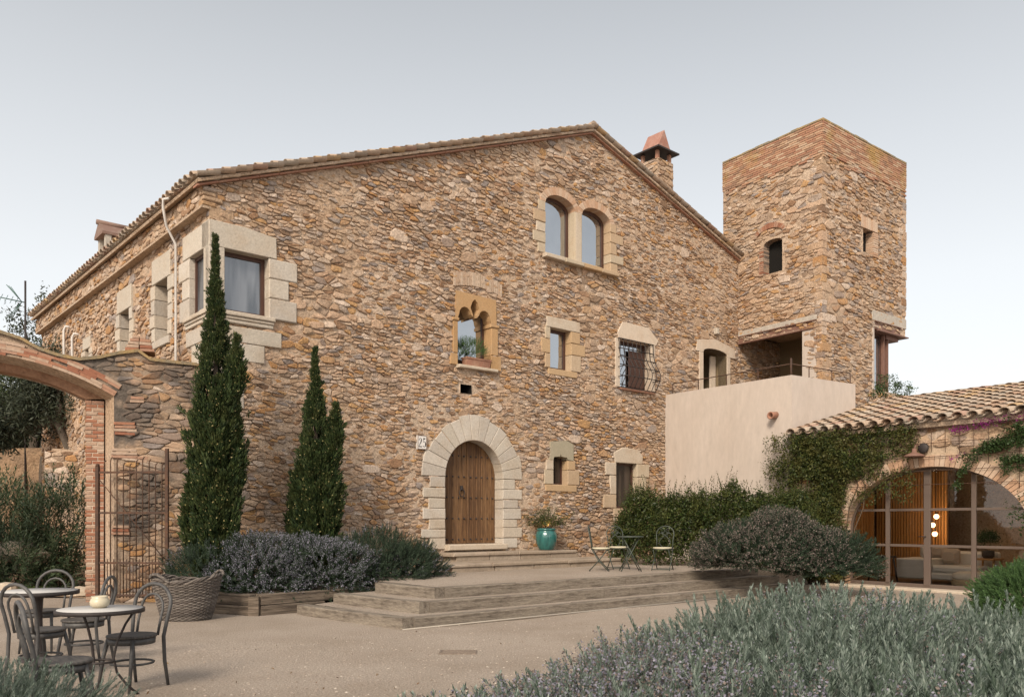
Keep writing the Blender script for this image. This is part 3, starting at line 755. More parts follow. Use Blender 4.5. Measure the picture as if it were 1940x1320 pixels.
# --- small window
a0, a1, z0, z1 = sw; mb = MB()
mb.fbox(fac, a0-.13, a1+.32, z1+.004, z1+.27, -.3, .044, 0, .012)
for (s0, s1, zA, zB) in ((a0-.17, a0, z0+.72, z1), (a0-.30, a0, z0+.36, z0+.715), (a0-.17, a0, z0, z0+.355), (a1, a1+.33, z0+.72, z1), (a1, a1+.52, z0+.42, z0+.715), (a1, a1+.36, z0, z0+.415)):
    mb.fbox(fac, s0, s1, zA+.004, zB-.004, -.3, .040, 0, .012)
mb.fbox(fac, a0-.06, a1+.22, z0-.16, z0-.004, -.3, .04, 0, .012)
obj('window_surround', mb, M['sandstone' if False else 'dressed_warm'], house)
frame_window(house, fac, P_sw, -.17, .07)
# --- window with the bulging grille
a0, a1, z0, z1 = gr; mb = MB()
mb.poly(fac, [(a0-.06, z1), (S(1241), z1), (S(1246), z1+.15), (S(1228), z1+.46), (a0+.1, z1+.46), (a0-.10, z1+.15)], -.34, .040, 0, .012)
mb.fbox(fac, a1, a1+.16, z0, z1-.004, -.34, .036, 0, .01); mb.fbox(fac, a0-.18, a0, z0, z1-.004, -.34, .036, 0, .01)
obj('window_surround', mb, M['cream'], house)
mb = MB(); mb.fbox(fac, a0-.03, a1+.12, z0-.07, z0-.003, -.3, .08, 0, .01); obj('window_sill', mb, M['clay'], house)
frame_window(house, fac, P_gr, -.20, .07)
mb = MB(); mb.fbox(fac, a0+(a1-a0)*.45, a1-.08, z0+.08, z1-.22, -.19, -.16, 0, .01); obj('shutter', mb, M['wood_dark'], house)
mb = MB(); gl0, gl1 = a0-.07, a1+.06; prof = lambda t: .06+.26*math.exp(-((t-.30)/.27)**2)*(1 if t < .75 else .8)
Hh = z1-z0+.02
for i in range(9):
    s = gl0+(gl1-gl0)*i/8
    mb.tube([fac.p(s, z1-Hh*t, .04 if t < .02 else prof(1-t)) for t in np.linspace(0, 1, 15)], .011, 5)
for t in (0, .2, .38, .58, .78, 1.0):
    h = prof(1-t) if t else .05
    mb.tube([fac.p(gl0, z1-Hh*t, -.02), fac.p(gl0-.01, z1-Hh*t, h+.01), fac.p((gl0+gl1)/2, z1-Hh*t, h+.015), fac.p(gl1+.01, z1-Hh*t, h+.01), fac.p(gl1, z1-Hh*t, -.02)], .013, 5)
obj('window_grille', mb, M['iron'], house)
# --- ogee slit window
a0, a1, z0, z1 = oz; mb = MB()
mb.poly(fac, [(a0-.13, z1-.12), (a0, z1-.12)]+P_oz[:1:-1]+[(a1+.20, z1-.12), (a1+.20, z1+.30), (a1-.02, z1+.38), (a0-.10, z1+.33)], -.34, .04)
obj('window_head', mb, M['grey_sandstone'], house)
mb = MB()
for (s0, s1, zA, zB) in ((a0-.24, a0, z0+.36, z1-.125), (a0-.31, a0, z0, z0+.355), (a1, a1+.27, z0+.38, z1-.125), (a1, a1+.42, z0, z0+.375), (a0-.27, a1+.32, z0-.18, z0-.004)):
    mb.fbox(fac, s0, s1, zA+.003, zB-.003, -.34, .040, 0, .012)
obj('window_surround', mb, M['dressed_warm'], house)
frame_window(house, fac, rectp(a0-.01, a1+.01, z0, z1+.05), -.18, .05, glass='glass_dark')
# --- lower right window
a0, a1, z0, z1 = lw; mb = MB()
mb.poly(fac, [(a0-.04, z1), (a1+.22, z1), (a1+.25, z1+.22), (a1+.05, z1+.40), (a0+.25, z1+.42), (a0-.10, z1+.26)], -.3, .044, 0, .015)
for (s0, s1, zA, zB) in ((a0-.42, a0, z1-.34, z1), (a0-.24, a0, z0+.36, z1-.345), (a0-.50, a0, z0, z0+.355), (a1, a1+.52, z1-.36, z1), (a1, a1+.40, z0+.30, z1-.365), (a1, a1+.5, z0, z0+.295), (a0-.1, a1+.1, z0-.18, z0-.004)):
    mb.fbox(fac, s0, s1, zA+.003, zB-.003, -.3, .040, 0, .014)
obj('window_surround', mb, M['dressed_warm'], house)
frame_window(house, fac, P_lw, -.12, .055, glass='glass_dark')
# --- vent
mb = MB(); reveal(mb, fac, P_vt, -.4, .01); mb.add([fac.p(s, z, -.4) for s, z in P_vt], [(0, 1, 2, 3)]); obj('vent', mb, M['dark'], house)
# --- terrace door recess
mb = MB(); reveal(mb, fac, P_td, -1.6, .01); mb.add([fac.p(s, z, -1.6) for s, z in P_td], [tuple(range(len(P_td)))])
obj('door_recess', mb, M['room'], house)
mb = MB(); mb.fbox(fac, td[1]-.30, td[1]-.04, td[2], td[3]-.1, -.42, -.36, 0, .008); obj('door_shutter', mb, M['cream'], house)
mb = MB()
mb.poly(fac, [(td[0]-.34, td[3]-.16)]+[(td[0]-.004, td[3]-.16)]+P_td[:1:-1]+[(td[1]+.004, td[3]-.16), (td[1]+.42, td[3]-.16), (td[1]+.38, td[3]+.14), ((td[0]+td[1])/2, td[3]+.30), (td[0]-.30, td[3]+.17)], -.3, .04)
mb.fbox(fac, td[0]-.20, td[0], td[2]-.3, td[3]-.165, -.3, .037, 0, .006); mb.fbox(fac, td[1], td[1]+.16, td[2]-.3, td[3]-.165, -.3, .037, 0, .006)
obj('door_surround', mb, M['cream'], house)
mb = MB(); s, z = fac.uv(1354, 628); mb.fbox(fac, s-.06, s+.06, z-.09, z+.09, 0, .13, 0, .01); obj('wall_lamp', mb, M['dressed'], house)
# --- side windows
for w, nb in ((s1w, 4), (s2w, 3), (s3w, 2)):
    a0, a1, z0, z1 = w; mb = MB()
    mb.fbox(sid, a0-.16, a1+.14, z1+.004, z1+.52 if nb > 2 else z1+.3, -.34, .046, 0, .012)
    for (e, sd) in ((a0, -1), (a1, 1)): jambs(mb, sid, e, sd, z0, z1-.004, nb, .20, .30, -.34, .042)
    mb.fbox(sid, a0-.1, a1+.1, z0-.16, z0-.004, -.34, .06, 0, .012)
    obj('window_surround', mb, M['dressed'], house)
    frame_window(house, sid, rectp(a0, a1, z0, z1), -.26, .06, glass='glass_dark')
# --- pipes
mb = MB(); s, z = sid.uv(326, 440); s2 = sid.uv(330, 640)[0]
sp_ = (s+s2)/2
sp_ = sid.off(.1).S(333); st_ = sid.off(.40).S(311)
mb.tube([sid.p(st_+.14, EZ-.06, .36), sid.p(st_+.02, EZ-.05, .42), sid.p(st_, EZ-.2, .42), sid.p((st_+sp_)/2, EZ-.5, .32), sid.p(sp_, EZ-.78, .10), sid.p(sp_, 2, .10), sid.p(sp_, .1, .10)], .026, 8)
obj('drainpipe', mb, M['lead'], house)
for (u, v) in ((131, 620), (147, 634)):
    s, z = sid.uv(u, v); mb = MB()
    mb.tube([sid.p(s+.1, z-.02, -.05), sid.p(s+.06, z, .10), sid.p(s, z-.1, .13), sid.p(s, 5.1, .13), sid.p(s+.05, 4.9, -.05)], .036, 8)
    obj('waste_pipe', mb, M['lead'], house)
# --- chimneys
def chimney_box(mb, fr, w, dp, z0, z1, m0=0, m1=1, seed=0):
    """four rubble faces of a stack standing at the frame origin"""
    for k in range(4):
        a = fr.rotz()+k*math.pi/2; d = Vector((math.cos(a), math.sin(a))); n = Vector((d.y, -d.x))
        W, D = (w, dp) if k % 2 == 0 else (dp, w)
        f = Fr(fr.O+n*(D/2)-d*(W/2), d)
        sheet(mb, f, rectp(0, W, z0, z1), [], .12, m0, .006, seed+k); rubble(mb, f, rectp(0, W, z0, z1), [], .2, .085, seed+k, m1)
cf1 = Fr((4.39, 25.5), DF); mb = MB(); chimney_box(mb, cf1, .72, .72, 9.3, 12.36, 0, 1, 60)
ch = obj('chimney', mb, [M['mortar'], M['stone']], house)
mb = MB()
for a in (-1, 1):
    for b in (-1, 1): mb = MB(); mb.fbox(cf1, a*.28-.045, a*.28+.045, 12.36, 12.62, b*.28-.045, b*.28+.045, 0); obj('chimney_pillar', mb, M['clay'], ch)
mb = MB(); mb.fbox(cf1, -.50, .50, 12.62, 12.665, -.50, .50, 0, 0); mb.fbox(cf1, -.43, .43, 12.665, 12.70, -.43, .43, 0)
obj('chimney_slab', mb, M['iron'], ch)
mb = MB(); k = .32
mb.add([cf1.p(-k, 12.70, -k), cf1.p(k, 12.70, -k), cf1.p(k, 12.70, k), cf1.p(-k, 12.70, k), cf1.p(0, 13.3, -k), cf1.p(0, 13.3, k)], [(0, 3, 5, 4), (1, 4, 5, 2), (3, 2, 5), (1, 0, 4)])
obj('chimney_cap', mb, mat('faded_red_tile', (.33,.165,.125), .9, var=(4, .45, .7, (.37,.26,.21), .7), fine=(16, .8, 1.12)), ch)
q = sid.O-sid.d*8.55+DF*.75; cf2 = Fr((q.x, q.y), DF); mb = MB()
mb.lathe([(.42, 7.4), (.42, 8.40), (.36, 8.62), (.30, 8.72)], (q.x, q.y, 0), 12, 0)
ch = obj('chimney', mb, M['concrete'], house)
mb = MB()
for a in (-1, 1):
    for b in (-1, 1): mb = MB(); mb.fbox(cf2, a*.28-.07, a*.28+.07, 8.66, 8.98, b*.28-.07, b*.28+.07, 0); obj('chimney_pillar', mb, M['concrete'], ch)
mb = MB()
mb.hexa([cf2.p(-.44, 8.960, .38), cf2.p(.44, 8.960, .38), cf2.p(.44, 8.960, -.38), cf2.p(-.44, 8.960, -.38), cf2.p(-.44, 9.020, .38), cf2.p(.44, 9.020, .38), cf2.p(.44, 9.020, -.38), cf2.p(-.44, 9.020, -.38)])
mb.add([cf2.p(-.44, 9.022, .38), cf2.p(.44, 9.022, .38), cf2.p(.44, 9.022, -.38), cf2.p(-.44, 9.022, -.38), cf2.p(-.44, 9.330, 0), cf2.p(.44, 9.330, 0)], [(0, 1, 5, 4), (2, 3, 4, 5), (0, 4, 3), (1, 2, 5)])
mb.tube([cf2.p(-.48, 9.340, 0), cf2.p(.48, 9.340, 0)], .07, 8)
obj('chimney_cap', mb, mat('grey_pink_tile', (.20,.125,.10), .9, var=(4,.45,.7,(.27,.21,.175),.7)), ch)
# --- number plaque (a tile of its own)
s, z = fac.uv(797, 838); pl = thing("number_plaque", "small white house number tile reading 25 beside the arched oak door", "sign", fac.p(s, z, 0))

w, hgt = .118, .152
mb = MB(); mb.fbox(fac, s-w, s+w, z-hgt, z+hgt, .0, .060, 0, .004); obj('tile_plate', mb, mat('white_glazed_tile', (.66,.63,.60), .35), pl)
mb = MB()
for (x0, x1, y0, y1) in ((-w, w, hgt-.012, hgt), (-w, w, -hgt, -hgt+.012), (-w, -w+.012, -hgt+.012, hgt-.012), (w-.012, w, -hgt+.012, hgt-.012)):
    mb.fbox(fac, s+x0, s+x1, z+y0, z+y1, .055, .064)
obj('tile_border', mb, mat('brown_glaze', (.18,.12,.09), .5), pl)
K_ = .76
def glyph(pts, wd, ox):
    pts = [(a*K_, b*K_) for a, b in pts]; wd = [q*K_ for q in wd]; ox *= K_
    mb = MB(); n = len(pts); L = []; Rr = []
    for i in range(n):
        a = Vector(pts[max(0, i-1)]); b = Vector(pts[min(n-1, i+1)]); t = (b-a).normalized(); nn = Vector((-t.y, t.x)); p = Vector(pts[i]); q = wd[i]/2
        L.append(p+nn*q); Rr.append(p-nn*q)
    vs = [fac.p(s+ox+p.x, z+p.y, .0635) for p in L+Rr]
    mb.add(vs, [(i, n+i, n+i+1, i+1) for i in range(n-1)]); return mb
ink = mat('black_glaze', (.03, .022, .02), .4)
g2 = glyph([(-.045,.06),(-.035,.10),(0,.125),(.03,.10),(.035,.06),(.015,.0),(-.03,-.07),(-.055,-.118)], [.030,.012,.008,.020,.034,.030,.014,.006], -.065)
g2.fbox(fac, s-.123*K_, s-.013*K_, z-.137*K_, z-.112*K_, .058, .0635)
obj('numeral', g2, ink, pl)
g5 = glyph([(-.03,.01),(.0,.03),(.033,.01),(.045,-.04),(.035,-.10),(.0,-.132),(-.025,-.125),(-.045,-.095)], [.006,.010,.024,.036,.028,.008,.010,.032], .07)
g5.fbox(fac, s+.034*K_, s+.042*K_, z+.005*K_, z+.125*K_, .058, .0635); g5.poly(fac, [(s+.034*K_, z+.10*K_), (s+.07*K_, z+.082*K_), (s+.116*K_, z+.125*K_), (s+.034*K_, z+.125*K_)], .058, .0637)
obj('numeral', g5, ink, pl)
# ------------------------------------------------------------------ tower
TN, TL, TR = Vector((8.81, 23.75)), Vector((6.73, 26.66)), Vector((12.55, 26.7)); TB = TL+TR-TN
tl = Fr(TL, TN-TL); tr = Fr(TN, TR-TN); tb = Fr(TR, TB-TR); tk = Fr(TB, TL-TB)
WL, WR = (TN-TL).length, (TR-TN).length
tower = thing('stone_tower', 'square rubble stone tower with red brick top and rusty steel lintels', 'tower', (TN.x, TN.y, 0))
ZT = 12.95; ZBR = 11.78
nx0, nx1, nz0, nz1 = tl.S(1447), tl.S(1482), tl.Z(1482, 512), tl.Z(1466, 452)
P_n = seg_arch(nx0, nx1, nz0, nz1-.12, .12)
bs0, bs1 = tl.S(1392), tl.S(1520); bz1 = tl.Z(1546, 618)
P_big = rectp(.35, bs1, 4.3, bz1)
LH = [P_n, P_big]
mb = MB()
outl = rectp(0, WL, 3.0, ZBR+.22)
sheet(mb, tl, outl, LH, .10, 0, .016, 21)
rubble(mb, tl, outl, LH, .20, .085, 41)
quoins(mb, tl, WL, tr, 0, 4.6, ZBR+.1, 1, 44)
bigstones(mb, tl, outl, LH, 35, 46)
q0, q1, qz0, qz1 = tr.S(1635), tr.S(1653), tr.Z(1640, 478), tr.Z(1640, 434)
P_sl = rectp(q0, q1, qz0, qz1)
c0, c1 = tr.S(1656), WR; cz_0, cz_1 = tr.Z(1680, 742), tr.Z(1656, 622)
outr = [(0, 2.5), (WR, 2.5), (WR, cz_0), (c0, cz_0), (c0, cz_1), (WR, cz_1), (WR, ZBR+.22), (0, ZBR+.22)]
kr = lambda a, b: 0.01 < a < WR-.01 and 2.5 < b < ZBR+.22 and not (a > c0 and cz_0 < b < cz_1)
sheet(mb, tr, outr, [P_sl], .11, 0, .013, 22)
rubble(mb, tr, outr, [P_sl], .20, .085, 42, keep=kr)
bigstones(mb, tr, outr, [P_sl], 30, 47)
quoins(mb, tr, WR, tb, 0, cz_1+.64, ZBR, 1, 45)
obj('wall', mb, [M['mortar'], M['stone']], tower)
mb = MB()      # hidden far sides, floors and the inner loggia wall
for f, W in ((tb, (TB-TR).length), (tk, (TL-TB).length)):
    if f is tb:
        mb.add([f.p(s, z, 0) for s, z in ((0, 2.5), (W, 2.5), (W, ZT-.05), (0, ZT-.05), (0, cz_1), (1.1, cz_1), (1.1, cz_0), (0, cz_0))], [tuple(range(8))])
    else: mb.add([f.p(s, z, 0) for s, z in rectp(0, W, 2.5, ZT-.05)], [(0, 1, 2, 3)])
def slab(z, m=0, k=.02):
    c = (TN+TL+TR+TB)/4
    mb.add([(*(p+(c-p)*k), z) for p in (TN, TR, TB, TL)], [(0, 1, 2, 3)], m)
slab(4.35, k=.0); slab(bz1+.35, k=.12); slab(12.3, k=.05)
obj('inner_wall', mb, M['mortar'], tower)
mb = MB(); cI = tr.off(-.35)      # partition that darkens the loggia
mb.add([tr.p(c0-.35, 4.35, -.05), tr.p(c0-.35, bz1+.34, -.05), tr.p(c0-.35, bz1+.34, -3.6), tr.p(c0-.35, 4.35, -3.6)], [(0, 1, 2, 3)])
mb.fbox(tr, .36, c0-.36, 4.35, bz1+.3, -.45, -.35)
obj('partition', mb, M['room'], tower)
mb = MB(); reach = rectp(RE-.3, RE+2.4, 4.3, bz1+.3)
sheet(mb, fac, reach, [], .11, 0, .012, 23, -.01); rubble(mb, fac, reach, [], .22, .1, 43)
obj('loggia_wall', mb, [M['mortar'], M['stone']], tower)
# brick crown
mb = MB()
brick_courses(mb, tl, -.0, WL+.01, ZBR, ZT-.09, -.2, .038, 71, H=.048, g=.016, ragged=4); brick_courses(mb, tr, 0, WR+.01, ZBR, ZT-.09, -.2, .038, 72, H=.048, g=.016, ragged=5)
obj('brick_crown', mb, M['tower_brick'], tower)
mb = MB(); mb.fbox(tl, 0, WL, ZBR+.2, ZT-.07, -.3, .018); mb.fbox(tr, .31, WR, ZBR+.2, ZT-.07, -.3, .018); obj('crown_core', mb, M['mortar'], tower)
mb = MB(); n = 14
for f, W in ((tl, WL), (tr, WR)):
    for i in range(n):
        a, b = W*i/n, W*(i+1)/n
        mb.fbox(f, a, b-.004+(.03 if i == n-1 else 0), ZT-.085, ZT-.02+rnd.uniform(-.012, .012), -.28, .048+rnd.uniform(-.008, .008), 0, .012, .004)
obj('coping', mb, M['lichen'], tower)
# niche window and slot
mb = MB(); cc = (nx0+nx1)/2
voussoirs(mb, tl, (cc-.10, nz1-.10), ((nx1-nx0)/2, .13), ((nx1-nx0)/2+.14, .30), 8, 172, 15, -.5, -.10, 0, .003, .01)
u0, u1 = tl.S(1434), tl.S(1484); uc = (u0+u1)/2; ua = (u1-u0)/2
voussoirs(mb, tl, (uc, nz1+.13), (ua, .20), (ua+.10, .36), 5, 175, 18, -.25, .045, 0, .003, .012)
brick_courses(mb, tl, nx0-.14, nx0, nz0, nz1-.12, -.26, .040, 73, L=.16, H=.05, bond=False)
obj('brick_trim', mb, M['brick'], tower); mb = MB()
brick_courses(mb, tr, q1, q1+.26, qz0-.05, qz1, -.45, .042, 74, L=.26, H=.055, bond=False)
for i in range(7):
    a = q0-.16+(q1-q0+.40)*i/7; mb.fbox(tr, a, a+(q1-q0+.40)/7-.01, qz1+.0, qz1+.34+rnd.uniform(-.03, .03), -.4, .042, 0, .004, .006)
obj('brick_trim', mb, M['brick_pale'], tower)
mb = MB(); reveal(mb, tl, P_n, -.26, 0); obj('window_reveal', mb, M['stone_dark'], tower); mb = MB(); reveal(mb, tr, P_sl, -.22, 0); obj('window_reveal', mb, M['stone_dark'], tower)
mb = MB(); mb.fbox(tr, q0-.2, q1+.2, qz0-.2, qz1+.2, -.5, -.215); obj('unlit_opening_panel', mb, M['dark'], tower); mb = MB(); mb.fbox(tl, nx0-.2, nx1+.2, nz0-.2, nz1+.2, -.5, -.255); obj('unlit_opening_panel', mb, M['dark'], tower)  # near-black panels put the darkness of the unlit openings into colour
# steel lintels, plaster pier, concrete lintels
def Ibeam(mb, fr, s0, s1, z0, z1, h1, fl=.14, t=.02):
    mb.fbox(fr, s0, s1, z0, z0+t, h1-fl, h1); mb.fbox(fr, s0, s1, z1-t, z1, h1-fl, h1); mb.fbox(fr, s0, s1, z0+t, z1-t, h1-fl*.62, h1-fl*.38)
mb = MB(); Ibeam(mb, tl, .12, tl.S(1547), bz1-.05, bz1+.19, .05); obj('steel_lintel', mb, M['steel'], tower)
mb = MB(); mb.fbox(tl, .0, tl.S(1549), bz1+.19, bz1+.34, -.3, .03, 0, .012); obj('concrete_lintel', mb, M['concrete'], tower)
mb = MB(); mb.fbox(tr, c0-.14, WR+.02, cz_1+.24, cz_1+.55, -.3, .03, 0, .012); obj('concrete_lintel', mb, M['concrete'], tower)
mb = MB(); mb.fbox(tl, bs1, tl.S(1546), 4.3, bz1-.055, -.5, .012, 0, .006); obj('plaster_pier', mb, M['plaster'], tower); mb = MB(); mb.fbox(tr, c0, c0+.13, cz_0, cz_1, -.4, -.10, 0, .004); mb.fbox(tr, c0-.10, c0, cz_0, cz_1+.23, -.4, .012, 0, .006); obj('plaster_pier', mb, M['plaster'], tower)
mb = MB(); Ibeam(mb, tr, c0-.02, WR-.32, cz_1-.02, cz_1+.235, .06, .16)
mb.fbox(tr, c0+.1, WR+.05, cz_1-.06, cz_1-.025, -1.2, .09)
mb.fbox(tr, WR-1.0, WR-.25, cz_1-.18, cz_1-.062, -.6, -.10)
p0 = tr.S(1678); mb.fbox(tr, p0+.10, p0+.40, cz_0-.1, cz_1-.07, -.30, -.27); mb.fbox(tr, p0+.12, p0+.16, cz_0-.1, cz_1-.07, -.5, -.12); mb.fbox(tr, p0+.36, p0+.40, cz_0-.1, cz_1-.07, -.5, -.12)
obj('steel_post', mb, M['steel'], tower)
w = frame_window(tower, tr, rectp(c0+.13, p0+.12, cz_0, cz_1-.07), -.22, .05, glass='glass')
# ------------------------------------------------------------------ plastered terrace block
T0 = fac.p(fac.S(1260), 0); TC = Vector((6.89, 20.60)); TE = Vector((9.03, 22.0)); ZP = 5.09
ta = Fr(T0, TC-Vector(T0[:2])); te = Fr(TC, TE-TC); LA = (TC-Vector(T0[:2])).length; LE = (TE-TC).length
ter = thing('terrace_block', 'smooth pink plastered terrace block with thin rusty railing between house and tower', 'terrace', (TC.x, TC.y, 0))
far = TE+(Vector(T0[:2])-TC)*.8
pts = [Vector(T0[:2]), TC, TE, far]
mb = MB(); c = sum(pts, Vector((0, 0)))/4
o4 = [(*p, 0) for p in pts]; t4 = [(*p, ZP) for p in pts]; i4 = [(*(p+(c-p)*.08), ZP) for p in pts]; b4 = [(*(p+(c-p)*.08), 4.4) for p in pts]
n = 14
for a in range(4):
    b = (a+1) % 4
    A, B = pts[a], pts[b]; vs = []; fs = []
    K = max(2, int((B-A).length/.35)); H = 14
    for i in range(K+1):
        for j in range(H+1):
            q = A+(B-A)*i/K; nn = Vector(((B-A).y, -(B-A).x)).normalized()
            d = 0 if i in (0, K) or j == H else .012*noise.noise((q.x*.8, q.y*.8, j*.3))
            q = q+nn*d; vs.append((q.x, q.y, ZP*j/H))
    fs = [(i*(H+1)+j, (i+1)*(H+1)+j, (i+1)*(H+1)+j+1, i*(H+1)+j+1) for i in range(K) for j in range(H)]
    mb.add(vs, fs, 0, True)
mb.add(t4+i4+b4, [(a, (a+1) % 4, 4+(a+1) % 4, 4+a) for a in range(4)]+[(4+a, 4+(a+1) % 4, 8+(a+1) % 4, 8+a) for a in range(4)]+[(8, 9, 10, 11)])
obj('plaster_wall', mb, M['plaster'], ter)
mb = MB()
zr = ZP+.30
posts = [ta.p(.18, 0, -.12), ta.p(LA*.27, 0, -.12), ta.p(LA*.5, 0, -.12), ta.p(LA*.74, 0, -.12), ta.p(LA-.10, 0, -.12), te.p(LE*.32, 0, -.12), te.p(LE*.68, 0, -.12), te.p(LE-.05, 0, -.12)]
for i, q in enumerate(posts): mb.tube([(q[0], q[1], ZP-.05), (q[0], q[1], zr if i != 4 else zr+.14)], .014 if i != 4 else .026, 6)
mb.tube([(q[0], q[1], zr) for q in posts], .013, 6)
obj('railing', mb, M['rust'], ter)
s, z = ta.uv(1470, 786); mb = MB()
A = [(.085, -.1), (.085, .2), (.095, .24), (.070, .24), (.066, .05)]
mb.lathe(A, (0, 0, 0), 16)
for i, v in enumerate(mb.v): mb.v[i] = ta.p(s+v[0], z+v[1]-v[2]*.12, v[2])
obj('spout', mb, M['clay'], ter)
# ------------------------------------------------------------------ low wing with the glazed arch
wf = Fr((6.885, 20.40), (.60, -.80)); WL_ = 8.5; WE = 3.52
wing = thing('garden_wing', 'low stone wing with clay tile roof and glazed brick arch at the right', 'building', (6.885, 20.4, 0))
ac, aa, az, ar = 3.30, 1.95, 1.28, 1.36
P_ar = [(ac-aa, .05), (ac+aa, .05)]+arc(ac, az, aa, ar, 0, 180, 24)
mb = MB(); ow = rectp(0, WL_, -.2, WE)
sheet(mb, wf, ow, [P_ar], .12, 0, .012, 31)
PB = [(ac-aa-.28, -.1), (ac+aa+.28, -.1)]+arc(ac, az, aa+.27, ar+.27, 0, 180, 24)
rubble(mb, wf, ow, [PB], .33, .15, 51, hlo=-.014, hhi=.018)
obj('front_wall', mb, [mat('wing_mortar', (.50,.38,.27), .95, var=(1.2, .4, .65, (.46,.31,.20)), fine=(14, .7, 1.12), bump=(17, 1, .02)), M['stone']], wing)
mb = MB()
voussoirs(mb, wf, (ac, az), (aa, ar), (aa+.25, ar+.25), 0, 180, 58, -.38, .03, 0, .003, .014, gap=.007)
for sgn in (-1, 1): brick_courses(mb, wf, ac+sgn*aa-(.25 if sgn < 0 else 0), ac+sgn*aa+(.25 if sgn > 0 else 0), .05, az, -.38, .03, 75, H=.055, bond=False)
obj('brick_arch', mb, M['brick_pale'], wing)
mb = MB()
mb.add([wf.p(0, 0, 0), wf.p(0, WE, 0), wf.p(0, WE, -6.2), wf.p(0, 0, -6.2)], [(0, 1, 2, 3)])
mb.add([wf.p(WL_, 0, 0), wf.p(WL_, WE, 0), wf.p(WL_, WE, -6.2), wf.p(WL_, 0, -6.2)], [(3, 2, 1, 0)])
mb.add([wf.p(0, 0, -6.2), wf.p(WL_, 0, -6.2), wf.p(WL_, WE, -6.2), wf.p(0, WE, -6.2)], [(3, 2, 1, 0)])
mb.add([wf.p(0, WE-.1, -.05), wf.p(WL_, WE-.1, -.05), wf.p(WL_, WE-.1, -6.2), wf.p(0, WE-.1, -6.2)], [(0, 1, 2, 3)])
obj('rear_wall', mb, M['mortar'], wing)
mb = MB(); mb.add([wf.p(0, .045, .0), wf.p(WL_, .045, 0), wf.p(WL_, .045, -6.2), wf.p(0, .045, -6.2)], [(0, 1, 2, 3)]); obj('floor', mb, mat('polished_floor', (.10,.085,.07), .35), wing)
mb = MB(); mb.fbox(wf, ac-aa-.4, ac+aa+.6, -.1, .05, -.36, .22, 0, .02); obj('threshold', mb, M['dressed_warm'], wing)
# glazing: steel frame and panes
mb = MB(); gh = -.22; fz = .06
def ztop(s): return az+ar*math.sqrt(max(0, 1-((s-ac)/aa)**2))
mb.ring(wf, P_ar, inset(P_ar, .05), gh-.05, gh+.01)
gz_f = wf.off(gh); mus = [gz_f.S(1682), gz_f.S(1757), gz_f.S(1845)]
for s in mus:
    w_ = .068 if s == mus[1] else .045
    mb.fbox(wf, s-w_, s+w_, .1, ztop(s)-.03, gh-.04, gh+.03 if s == mus[1] else gh+.02, 0, .004)
for z in (1.735, .955):
    e = aa*math.sqrt(max(0, 1-(max(0, z-az)/ar)**2))
    cuts = [ac-e+.03]+mus+[ac+e-.03]
    for a, b in zip(cuts[:-1], cuts[1:]): mb.fbox(wf, a+.05, b-.05, z-.028, z+.028, gh-.035, gh+.012, 0, .004)
mb.fbox(wf, ac-aa+.05, ac+aa-.05, .05, .13, gh-.05, gh+.02, 0, .004)
gz = obj('glazing_frame', mb, mat('taupe_steel_frame', (.125,.092,.074), .5), wing)
mb = MB(); mb.poly(wf, inset(P_ar, .03), gh-.022, gh-.014); obj('pane', mb, M['clear'], gz)
mb = MB(); z = .955+.10; mb.tube([wf.p(mus[1]-.02, z+.10, gh+.03), wf.p(mus[1]-.02, z+.10, gh+.08), wf.p(mus[1]-.16, z+.10, gh+.08)], .012, 6);  obj('door_handle', mb, M['iron'], gz)
# roof
mb = MB(); mt = MB()
U = Vector((wf.d.x, wf.d.y, 0)); T = Vector((-wf.n.x, -wf.n.y, .255)).normalized(); Nn = T.cross(U); Nn = Nn if Nn.z > 0 else -Nn
O = Vector(wf.p(-.05, WE+.02, .22)); tlen = 5.0
def skipw(u, t):       # leave out tiles that would cut into terrace or tower
    q = O+U*u+T*t
    a = (Vector((q.x, q.y))-TC); inT = a.dot(te.n) < .05 and a.dot(te.d) < LE+.05
    b = (Vector((q.x, q.y))-TN); inW = b.dot(tr.n) < .08
    return inT or inW
tiles(mt, O, U, T, Nn, WL_+.1, tlen, 9, pitch=.30, exp=.36, skip=skipw, r0=.125, r1=.10)
q = [O+T*.1, O+U*WL_+T*.1, O+U*WL_+T*tlen, O+T*tlen]
mb.hexa([tuple(p-Nn*.10) for p in q]+[tuple(p-Nn*.01) for p in q])
wr = obj('roof', mt, M['tile'], wing); obj('roof_deck', mb, M['mortar'], wr)
mb = MB()       # mortar fill under the eave tiles
mb.fbox(wf, 0, WL_, WE-.02, WE+.12, -.3, .06, 0, .01); obj('eave_fill', mb, M['cream'], wing)
# trellis wires, wall lamp
mb = MB()
for k in range(5): mb.tube([wf.p(.1, WE-.10-.29*k+.03*(k == 0), .075), wf.p(WL_-.2, WE-.10-.29*k, .075)], .007 if k else .012, 5)
for k in range(26):
    s = .25+.285*k; zb = max(ztop(s)+.30 if abs(s-ac) < aa else .8, WE-1.4) if s < 5.3 else .8
    mb.tube([wf.p(s, WE-.1, .085), wf.p(s, zb, .085)], .006, 5)
obj('trellis', mb, M['rust'], wing)
s, z = wf.uv(1744, 862); mb = MB()
mb.lathe([(.045, .13), (.05, .05), (.10, .03), (.21, -.02), (.215, -.045), (.19, -.05)], wf.p(s, z, .26), 20)
mb.tube([wf.p(s, z+.12, .26), wf.p(s, z+.20, .2), wf.p(s, z+.20, .0)], .014, 6)
wl = obj('wall_lamp', mb, M['steel'], wing)
mb = MB(); s2, z2 = wf.uv(1753, 849); mb.lathe([(.11, 0), (.11, .03), (.09, .05)], (0, 0, 0), 18)
for i, v in enumerate(mb.v): mb.v[i] = wf.p(s2+v[0], z2+v[1], .06+v[2])
obj('lamp_base', mb, M['iron'], wl)
